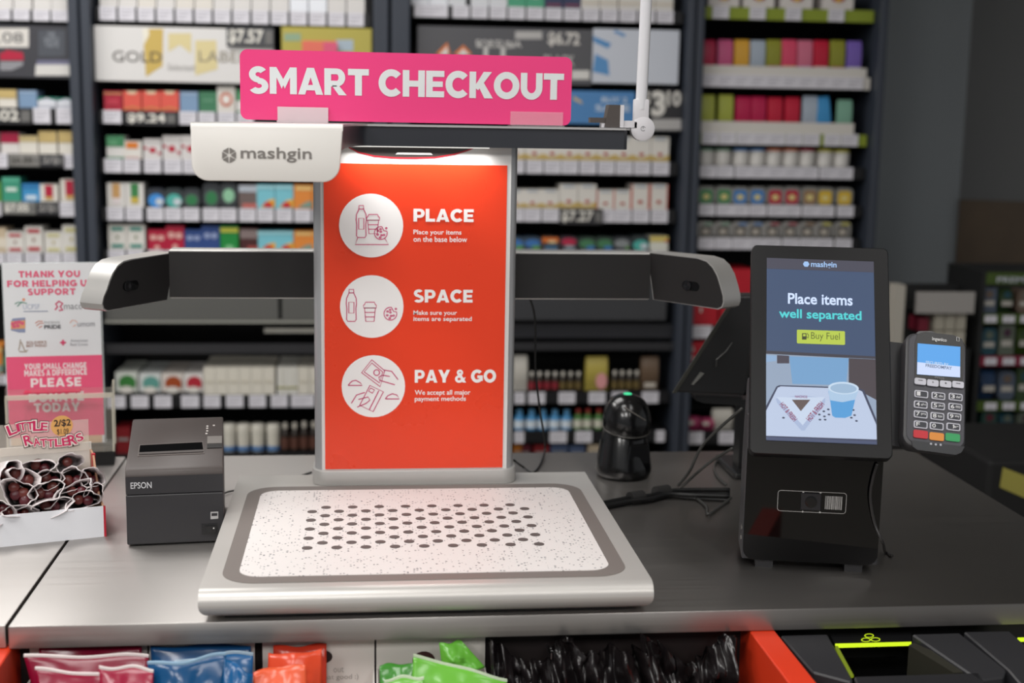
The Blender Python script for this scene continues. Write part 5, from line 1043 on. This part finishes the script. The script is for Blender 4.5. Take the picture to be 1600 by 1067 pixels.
# acrylic bin in front of the sheet
ACR = glass('#e6e2d4', 0.07, 0.10); ACE = glass('#e9e4d2', 0.45, 0.2)
fz = 0.138; bx0, bx1 = -0.079, 0.101
part('bin_front', B().box(bx0, bx1, -0.062, -0.059, dz0, fz), ACR, do); part('bin_side', B().box(bx0, bx0+0.003, -0.062, 0.0, dz0, fz+0.016), ACR, do); part('bin_side', B().box(bx1-0.003, bx1, -0.062, 0.0, dz0, fz+0.016), ACR, do)
part('bin_floor', B().box(bx0, bx1, -0.062, 0.0, dz0, dz0+0.003), ACR, do)
part('bin_lid', B().box(bx0, bx1, -0.062, -0.001, fz, fz+0.003), ACR, do); part('bin_rim', B().box(bx0, bx1, -0.0635, -0.0585, fz-0.004, fz+0.004), ACE, do)
part('bin_edge', B().box(bx1-0.003, bx1+0.0005, -0.0635, -0.0585, dz0, fz), ACE, do); part('bin_edge', B().box(bx0-0.0005, bx0+0.003, -0.0635, -0.0585, dz0, fz), ACE, do); part('bin_edge', B().box(bx1-0.003, bx1+0.0005, -0.003, 0.001, dz0, fz+0.016), ACE, do)
part('coin_slot', B().box(-0.05, 0.045, -0.045, -0.02, fz+0.003, fz+0.005), mat('#c4304e', 0.4), do)

# ---------------------------------------------------------------- snack stick box
ba = G(165, 838)
BYW = R(-17.5)
bf = frame((ba.x, ba.y, T), BYW)
bo_ = thing('snack_stick_box', 'open white card box with red edges holding wrapped meat sticks', 'box', bf)
WD, DP, FH = 0.215, 0.150, 0.047
CARD = mat('#e0e1e6', 0.5); REDC = mat('#b5142c', 0.5)
part('front_wall', B().box(-WD, 0, 0, 0.003, 0, FH), CARD, bo_); part('floor_card', B().box(-WD, 0, 0.003, DP, 0, 0.002), CARD, bo_)
part('back_wall', B().box(-WD, 0, DP, DP+0.003, 0, 0.112), mat('#d2cdc6', 0.5), bo_); 
part('side_wall', B().prism([(-0.003, 0.003, 0), (-0.003, DP, 0), (-0.003, DP, 0.10), (-0.003, DP-0.035, 0.10), (-0.003, 0.05, FH), (-0.003, 0.003, FH)], (0.003, 0, 0)), mat('#b0866a', 0.6), bo_)
part('side_wall', B().prism([(-WD, 0.003, 0), (-WD, DP, 0), (-WD, DP, 0.10), (-WD, DP-0.035, 0.10), (-WD, 0.05, FH), (-WD, 0.003, FH)], (0.003, 0, 0)), mat('#b0866a', 0.6), bo_)
part('red_edge', B().box(-0.002, 0.0012, -0.0008, 0.004, 0, FH), REDC, bo_); part('red_edge', B().box(-0.004, 0.0015, DP-0.036, DP-0.030, 0.055, 0.101), REDC, bo_)
HD = part('header_window', B().box(-WD, -0.004, DP-0.004, DP-0.003, 0.100, 0.150), glass('#efe6da', 0.22, 0.2), bo_, label='clear header with cartoon lettering')
HP = Panel(HD, DP-0.004)
INKR = mat('#c81e5a', 0.5); INKW = mat('#f0e2da', 0.5); INKD = mat('#3a2a26', 0.5)
def wavy(word, pts, h):
    bD, bW, bR = OB(), OB(), OB()
    for ch, (x, y, a) in zip(word, pts):
        u = HP.uv(x, y); hh = h*(1.25 if ch == word[0] else 1.0)
        w_ = hh*(0.35 if ch == 'I' else 0.8)
        for bb_, bold, k, lift in ((bD, 0.13, 1.28, 0.0008), (bW, 0.09, 1.14, 0.0012), (bR, 0.02, 0.92, 0.0016)):
            lettering(bb_, ch, u[0]-w_*k/2, u[0]+w_*k/2, u[1]-hh*k/2, u[1]+hh*k/2, HP.y-lift, bold, 0, R(a))
    part('lettering_shadow', bD, INKD, HD); part('lettering_outline', bW, INKW, HD); part('lettering', bR, INKR, HD)
wavy('LITTLE', [(18, 671, 18), (28, 668, 10), (35.5, 666, 6), (47, 665, 2), (58, 665, -2), (69, 666, -6)], 0.0140)
wavy('RATTLERS', [(44, 687, 12), (57, 690, 8), (68, 691.5, 2), (79, 692, 0), (91, 691, 0), (102, 689.5, 6), (113, 686.5, 10), (124, 682.5, 22)], 0.0142)
u = HP.uv(96.5, 665); part('price_sticker', OB().poly(ell(u[0], u[1], 0.0165, 0.0165, 24, HP.y-0.0007)), mat('#e0a860', 0.5), HD)
HP.text('2/$2', 84, 655, 110.5, 667, INKD, 0.02, 'numerals', 0.0014); HP.text('$1.09', 89, 669.5, 107, 679, INKD, 0.0, 'numerals', 0.0014)
# wrapped sticks
WRAP = mat('#d4cccc', 0.3, trans=0.0, noise=0.1); MEAT = mottled('#2a060c', '#6a1424', 60, 0.3); MEAT2 = mottled('#3a0a12', '#7a3428', 70, 0.3)
WRD = ['at the front red corner', 'with three sticks', 'with open mouth']
rr = random.Random(5)
wr_spec = [  # px, depth in box, half width, half height, roll deg, sticks
    (4, 792, .010, .014, .016, 70, 2), (31, 791, .012, .023, .0085, -8, 3), (81, 783, .012, .025, .012, 8, 2), (130, 773, .016, .022, .012, 14, 2),
    (29, 762, .030, .022, .019, -35, 4), (73, 762, .032, .021, .018, 25, 3), (118, 757, .040, .024, .012, 20, 2), (148, 760, .045, .012, .012, 10, 1),
    (38, 738, .055, .022, .013, -35, 3), (17, 729, .065, .016, .014, 30, 2), (78, 740, .058, .016, .014, 0, 2), (112, 741, .060, .020, .017, 28, 2), (144, 738, .066, .016, .014, -12, 2), (108, 714, .09, .018, .012, 20, 1), (60, 722, .085, .02, .012, 0, 2)]
lab = ['squeezed upright by the box side', 'lying flat behind the front wall', 'with a wide folded mouth at the front wall', 'beside the red front corner', 'round-mouthed with four sticks', 'half open over the folded one', 'creased under the high round one', 'pressed against the red edge',
       'slanting with three sticks', 'leaning on the slanting one', 'small-mouthed under the lettering', 'high and round-mouthed', 'topping the red edge side', 'pointed and lying on top of the pile', 'tucked below the lettering']
for (px_, py_, dpt, a, c, rl, ns), lb in zip(wr_spec, lab):
    c *= 0.98; a *= 1.10; pn = Panel(bo_, dpt); u = pn.uv(px_, py_+9)
    tilt_w = R(-12 - rr.random()*8); zz = max(u[1], 0.004+c*0.9)
    M = WM[bo_] @ TR(u[0], dpt, zz) @ RZ(R(rr.uniform(-12, 12))) @ RX(R(rr.uniform(-20, -9))) @ RY(R(-rl))
    w = thing('wrapped_sticks', 'meat sticks in white paper, ' + lb, 'snack pack', M, 'wrapped meat sticks in the box')
    L = min(0.085, DP-dpt-0.006) if dpt < 0.07 else 0.05
    seg = 22; vs = []; rows = 6; ph = rr.random()*6
    for i in range(rows):
        t = i/(rows-1); k = 1.0 + 0.10*(1-t) - 0.15*t
        for s_ in range(seg):
            an = 2*math.pi*s_/seg; wob = 1 + 0.15*math.sin(3*an+ph)*(1-0.5*t) + 0.06*math.sin(7*an+ph*2+i)
            fr_ = 0.011*math.sin(2*an+ph) - 0.006 * (1 if i == 0 else 0)
            vs.append((a*k*wob*math.cos(an), L*t + fr_, c*k*wob*math.sin(an)))
    fs = [(i*seg+s_, i*seg+(s_+1) % seg, (i+1)*seg+(s_+1) % seg, (i+1)*seg+s_) for i in range(rows-1) for s_ in range(seg)] + [tuple(range((rows-1)*seg, rows*seg))]
    vi = [(v[0]*0.93, v[1]+0.0006, v[2]*0.93) for v in vs[:(rows-1)*seg]]
    n0 = len(vs); fi = [(n0+i*seg+s_, n0+(i+1)*seg+s_, n0+(i+1)*seg+(s_+1) % seg, n0+i*seg+(s_+1) % seg) for i in range(rows-2) for s_ in range(seg)]
    fl = [(s_, n0+s_, n0+(s_+1) % seg, (s_+1) % seg) for s_ in range(seg)]
    part('paper', OB().add(vs+vi, fs+fi+fl), WRAP, w, smooth='all')
    for j in range(ns):
        off = (j-(ns-1)/2)*min(0.0125, 1.3*a/max(ns, 1)); zo = ((-1)**j)*c*0.22
        r_ = min(0.0085, c*0.66)
        part('meat_stick', B().lathe([(r_*0.7, 0), (r_*0.95, 0.002), (r_, 0.006), (r_, L*0.8)], (0, 0, 0), 12, 0, TR(off, 0.014, zo) @ RX(R(-90))), MEAT if j % 2 else MEAT2, w, smooth='all')

# ================================================================== bins hung in front of the counter, under the lip
ORM = mat('#d8391a', 0.42)
def bz(px, py, Y): q = W(px, py, Y); return q
dv0, dv1 = W(1172, 1000, 0.0).x, W(1211, 1000, 0.0).x
def divider(label, x0, x1):
    o = thing('bin_divider', label, 'divider', TR(0, 0, 0)); part('panel', B().box(x0, x1, -0.26, 0.05, 0.40, T-0.0305), ORM, o, bevel=0.0015, seg=1); return o
divider('orange bin divider between the black bags and coin machine', dv0, dv1)
divider('orange bin end panel left of the crimson pouches', W(-60, 1008, 0).x, W(16, 1008, 0).x)
fb = thing('snack_bin', 'black snack bin hanging under the counter lip', 'bin', TR(0, 0, 0))
xl, xr_ = W(16, 1008, 0).x, dv0
part('back_board', B().box(xl, xr_, 0.044, 0.0495, 0.40, T-0.0305), mat('#1a0f0f', 0.7), fb); part('bin_floor', B().box(xl, xr_, -0.25, 0.044, 0.70, 0.708), mat('#1a0f0f', 0.7), fb); part('front_lip', B().box(xl, xr_, -0.256, -0.25, 0.70, 0.76), mat('#1a0f0f', 0.7), fb)
ZF = 0.708
rp_ = random.Random(9)
def card_box(label, px0, px1, Y0, Y1, ztop):
    a, c = W(px0, 1010, Y0).x, W(px1, 1010, Y0).x; o = thing('display_carton', label, 'carton', TR(0, 0, 0)); m = mat('#d9d3cd', 0.6)
    bk = part('back_flap', B().box(a, c, Y0, Y0+0.002, ZF, T-0.0312), m, o); part('side_flap', B().box(a, a+0.002, Y1, Y0, ZF, ztop), m, o); part('side_flap', B().box(c-0.002, c, Y1, Y0, ZF, ztop), m, o); part('front_flap', B().box(a, c, Y1-0.002, Y1, ZF, ztop-0.03), m, o); part('bottom', B().box(a+.002, c-.002, Y1, Y0, ZF, ZF+.002), m, o)
    return o, bk
card_box('white carton around the crimson pouches', 46, 230, 0.03, -0.13, 0.84); card_box('white carton around the blue pouches', 233, 398, 0.03, -0.13, 0.84)
o, bk = card_box('white carton printed that good, behind the orange pouches', 410, 585, 0.03, -0.13, 0.84)
Pb = Panel(bk, 0.03); Pb.texts([('out', 521, 1042, 537, 1050), ('that good :)', 502, 1053, 560, 1063)], mat('#a8a29c'), 0.0)
u = Pb.uv(505, 1026); part('thumb_hole', OB().poly(ell(u[0], u[1], 0.012, 0.009, 18, 0.0295)), mat('#2a1a1a', 0.7), bk)
o, bk = card_box('white carton with a thumb hole behind the green pouches', 588, 758, 0.03, -0.13, 0.84)
Pb = Panel(bk, 0.03); u = Pb.uv(662, 1032); part('thumb_hole', OB().poly(ell(u[0], u[1], 0.015, 0.013, 18, 0.0295)), mat('#3a1414', 0.7), bk)
def pouch(label, tl, tr, bl_, br2, Y, col, edge='#e2d8d6', tilt=0.05, name='snack_pouch', bump=1.0, group='snack pouches under the counter'):
    """crinkled flat pouch: frame-px corners of its face, standing at depth Y, leaning back"""
    nx, ny = 26, 14; A = [W(*tl, Y+tilt*0.6), W(*tr, Y+tilt*0.6), W(*br2, Y), W(*bl_, Y)]
    ph = [rp_.random()*6 for _ in range(6)]; vs = []; half = []
    for sgn in (-1, 1):
        for j in range(ny):
            v = j/(ny-1)
            for i in range(nx):
                u = i/(nx-1); p = (A[0]*(1-u)+A[1]*u)*(1-v) + (A[3]*(1-u)+A[2]*u)*v
                e = min(1, 4*u*(1-u))*min(1, v*2.2)
                cr_ = (math.sin(7*u+ph[0]+3*v)*0.5 + math.sin(11*v+5*u+ph[1])*0.35 + math.sin(17*u-9*v+ph[2])*0.25 + abs(math.sin(13*u+8*v+ph[5]))*0.55 - abs(math.sin(6*u-15*v+ph[4]))*0.5)
                d = e*(0.012 + 0.004*cr_*bump) + 0.0008 + (1-e)*0.0
                sway = 0.004*bump*math.sin(5*u+ph[3])*(1-v)
                vs.append((p.x, p.y + sgn*d + sway, p.z + (0.0015*math.sin(9*u+ph[4]) if j == 0 else 0)))
    n = nx*ny; fs = []; ms = []
    b = B()
    for s_ in (0, 1):
        for j in range(ny-1):
            for i in range(nx-1):
                q = (s_*n+j*nx+i, s_*n+j*nx+i+1, s_*n+(j+1)*nx+i+1, s_*n+(j+1)*nx+i); fs.append(q if s_ == 0 else q[::-1])
    for i in range(nx-1): fs.append((i, n+i, n+i+1, i+1)); k = (ny-1)*nx; fs.append((k+i, k+i+1, n+k+i+1, n+k+i))
    for j in range(ny-1): fs.append((j*nx, (j+1)*nx, n+(j+1)*nx, n+j*nx)); k = nx-1; fs.append((j*nx+k, n+j*nx+k, n+(j+1)*nx+k, (j+1)*nx+k))
    o = thing(name, label, 'pouch', TR(0, 0, 0), group)
    b.add(vs, fs); part('foil', b, mat(col, 0.22, noise=0.08), o, smooth='all')
    if edge:
        crimp = [Vector(vs[i]) for i in range(nx)]; b2 = B()
        for i in range(nx-1):
            p, q = crimp[i], crimp[i+1]
            b2.box(0, 1, 0, 1, 0, 1, 0, Matrix(((q.x-p.x, 0, 0, p.x), (q.y-p.y, 0.0032, 0, p.y-0.0008), (q.z-p.z, 0, 0.0030, p.z-0.001), (0, 0, 0, 1))))
        part('crimped_edge', b2, mat(edge, 0.5), o)
    return o
RD, BLU, ORG, GRN = '#7c0c2c', '#0f5488', '#dc4a2a', '#5fa838'  # crimson and blue are darkened to carry the shade under the lip
pouch('crimson pouch at the back of its carton', (62, 1009), (222, 1009), (62, 1120), (222, 1120), -0.01, RD, None)
pouch('wide crimson pouch with long white crimped top', (38, 1024), (232, 1027), (66, 1130), (228, 1130), -0.05, RD)
pouch('crimson pouch in front with white crimp', (54, 1048), (200, 1056), (70, 1150), (205, 1150), -0.085, '#860e30')
pouch('small pinkish crimson pouch beside the blue ones', (156, 1042), (240, 1047), (160, 1150), (236, 1150), -0.105, '#981438')
pouch('printed blue pouch at the back of its carton', (236, 1008), (392, 1008), (240, 1120), (392, 1120), -0.01, '#184e80', None)
pouch('blue pouch with slanting silver top', (274, 1034), (396, 1020), (270, 1140), (392, 1140), -0.055, BLU, '#9fb4c4', bump=1.6)
pouch('blue pouch in front, top sagging', (230, 1037), (352, 1026), (240, 1150), (360, 1150), -0.09, '#0c4876', '#8fb0c8', bump=1.8)
pouch('small blue pouch beside the orange ones', (350, 1030), (396, 1050), (345, 1150), (392, 1150), -0.10, BLU, None, bump=1.8)
pouch('orange pouch at the back of its carton', (427, 1008), (510, 1008), (427, 1120), (510, 1120), -0.01, '#cf3c26', None)
pouch('shiny orange pouch with pink highlights', (419, 1021), (503, 1016), (415, 1140), (500, 1140), -0.05, ORG, None, bump=1.5)
pouch('orange pouch in front, corner folded', (396, 1050), (478, 1036), (400, 1150), (482, 1150), -0.085, '#e25a34', None, bump=1.5)
pouch('dark green pouch low in its carton', (593, 1040), (650, 1036), (596, 1140), (650, 1140), -0.03, '#3f8a30', None)
pouch('green pouch standing tilted at the back', (686, 1004), (722, 1003), (690, 1040), (758, 1042), -0.01, GRN, None, tilt=0.02)
pouch('bright green pouch with white crimped top', (646, 1027), (792, 1060), (640, 1140), (790, 1150), -0.06, '#6cb83e', '#d2e2c4', bump=1.4)
pouch('small green pouch in front of the carton', (600, 1064), (662, 1057), (600, 1150), (662, 1150), -0.09, '#69b040', '#d2e2c4')
BAG = mat('#1b1718', 0.24, noise=0.1)
def bag(label, x0, x1, ytop, Y, seed):
    """bunch of thin plastic bags hanging in gathered folds"""
    r_ = random.Random(seed); nx, ny = 60, 24; a, c = W(x0, 1010, Y), W(x1, 1010, Y); zt = W((x0+x1)/2, ytop, Y).z; zb_ = 0.72
    from mathutils import noise as NZ
    vs = []; zt = min(zt, T-0.034)
    for j in range(ny):
        v = j/(ny-1)
        for i in range(nx):
            u = i/(nx-1); q = Vector((u*5.5+seed*7, v*2.2, seed)); n1 = NZ.noise(q); n2 = NZ.noise(q*2.7); n3 = NZ.cell(q*1.7)
            fold = abs(n1)*1.4 + 0.5*abs(n2) + 0.12*n3
            sag = 0.034*(1-v)*math.sin(math.pi*u)**2*(0.6+0.4*math.sin(seed)) + 0.012*(1-v)*n2
            vs.append((a.x+(c.x-a.x)*u + 0.006*n2, Y + 0.02 - 0.05*fold - 0.03*v*math.sin(math.pi*u), zt-sag + (zb_-zt)*v))
    fs = [(j*nx+i, j*nx+i+1, (j+1)*nx+i+1, (j+1)*nx+i) for j in range(ny-1) for i in range(nx-1)]
    n = len(vs); vb = [(x, y+0.008, z) for x, y, z in vs]; fs += [tuple(n+k for k in q[::-1]) for q in fs]
    o = thing('plastic_bag', label, 'plastic bag', TR(0, 0, 0), 'black plastic bags under the counter'); part('film', OB().add(vs+vb, fs), BAG, o, smooth='all')
    return o
bag('black plastic bag hanging beside the green pouches', 762, 900, 1004, 0.0, 2); bag('black plastic bag hanging in the middle of three', 880, 1030, 1002, -0.03, 5); bag('black plastic bag hanging beside the orange divider', 1005, 1150, 996, -0.01, 8)
for x in (857, 1024):
    q = W(x, 1004, 0.03); tag(part('bag_hook', B().tube([(q.x, 0.044, q.z-0.01), (q.x, 0.01, q.z-0.012), (q.x, -0.002, q.z-0.008), (q.x, -0.003, q.z)], 0.002, 8), mat('#c4c4c8', 0.15, metal=1.0), None, smooth=True), 'bright metal hook beside the %s' % ('green pouches' if x < 900 else 'orange divider'), 'hook', 'bag hooks')
# coin machine
cm = thing('coin_machine', 'black coin machine with glowing lime slot under the counter', 'coin machine', TR(0, 0, 0))
def sp_(px, py, dz=0.0):
    n = Vector((0, -0.28, 1)).normalized(); o0 = Vector((0, 0, T-0.036+dz)); d = ray(px, py); t = (o0-CAMP).dot(n)/d.dot(n); return CAMP + d*t
MBK = mat('#222225', 0.42); MB2 = mat('#2b2b2e', 0.38); LIT = mat('#c4e020', 0.4, emit=1.1, noise=0)
def slab(name, pts, m, th=0.02, dz=0.0, **kw): return part(name, B().prism([sp_(x, y, dz) for x, y in pts], (0, 0, -th)), m, cm, **kw)
zz = T-0.10
x0 = W(1216, 1000, 0).x; x1 = W(1640, 1000, 0).x
part('housing', B().box(x0, x1, -0.20, 0.048, 0.45, 0.79), MBK, cm); part('back_wall', B().box(x0, x1, 0.03, 0.048, 0.79, T-0.031), mat('#0a0a0b', 0.4), cm)
slab('cheek', [(1219, 992), (1293, 990), (1333, 1062), (1330, 1066), (1270, 1050)], MB2, 0.09, bevel=0.002, seg=1)
slab('cheek', [(1424, 990), (1499, 988), (1572, 1046), (1568, 1058), (1531, 1063)], MB2, 0.09, bevel=0.002, seg=1)
slab('cheek', [(1505, 986), (1577, 985), (1640, 1040), (1600, 1075), (1575, 1046)], MB2, 0.09, bevel=0.002, seg=1)
slab('front_bar', [(1334, 1056), (1530, 1050), (1545, 1075), (1345, 1085)], MBK, 0.07, bevel=0.002, seg=1)
slab('inner_wall', [(1420, 1008), (1428, 1004), (1530, 1049), (1490, 1051)], mat('#2e2d26', 0.35), 0.06, -0.004)
slab('slot_light', [(1305, 1005.5), (1424, 1002.5), (1424, 1005.5), (1306, 1009)], LIT, 0.003, -0.006, label='lime light strip'); slab('slot_light', [(1305, 1009), (1309, 1009), (1334, 1055), (1327, 1057)], mat('#8a9c1e', 0.4, emit=0.6, noise=0), 0.003, -0.006)
slab('slot_light', [(1590, 996), (1640, 995), (1640, 998), (1591, 999.5)], LIT, 0.003, -0.004)
slab('coin_plate', [(1296, 990), (1424, 987), (1424, 1002), (1304, 1005)], mat('#121214', 0.3), 0.003, -0.007)
slab('coin_well', [(1300, 1000), (1430, 995), (1535, 1052), (1330, 1060)], mat('#060607', 0.2), 0.004, -0.055)
b = OB()
for (cx_, cy_) in ((1358, 993), (1353, 999.5), (1368, 999)):
    ps_ = [sp_(cx_+7.5*math.cos(R(a)), cy_+3.2*math.sin(R(a)), -0.0066) for a in range(0, 360, 20)]; pi_ = [sp_(cx_+6.0*math.cos(R(a)), cy_+2.3*math.sin(R(a)), -0.0066) for a in range(0, 360, 20)]; n = len(ps_)
    b.add(ps_+pi_, [(k, (k+1) % n, n+(k+1) % n, n+k) for k in range(n)])
part('coin_symbol', b, LIT, cm, label='lime three coin symbol')
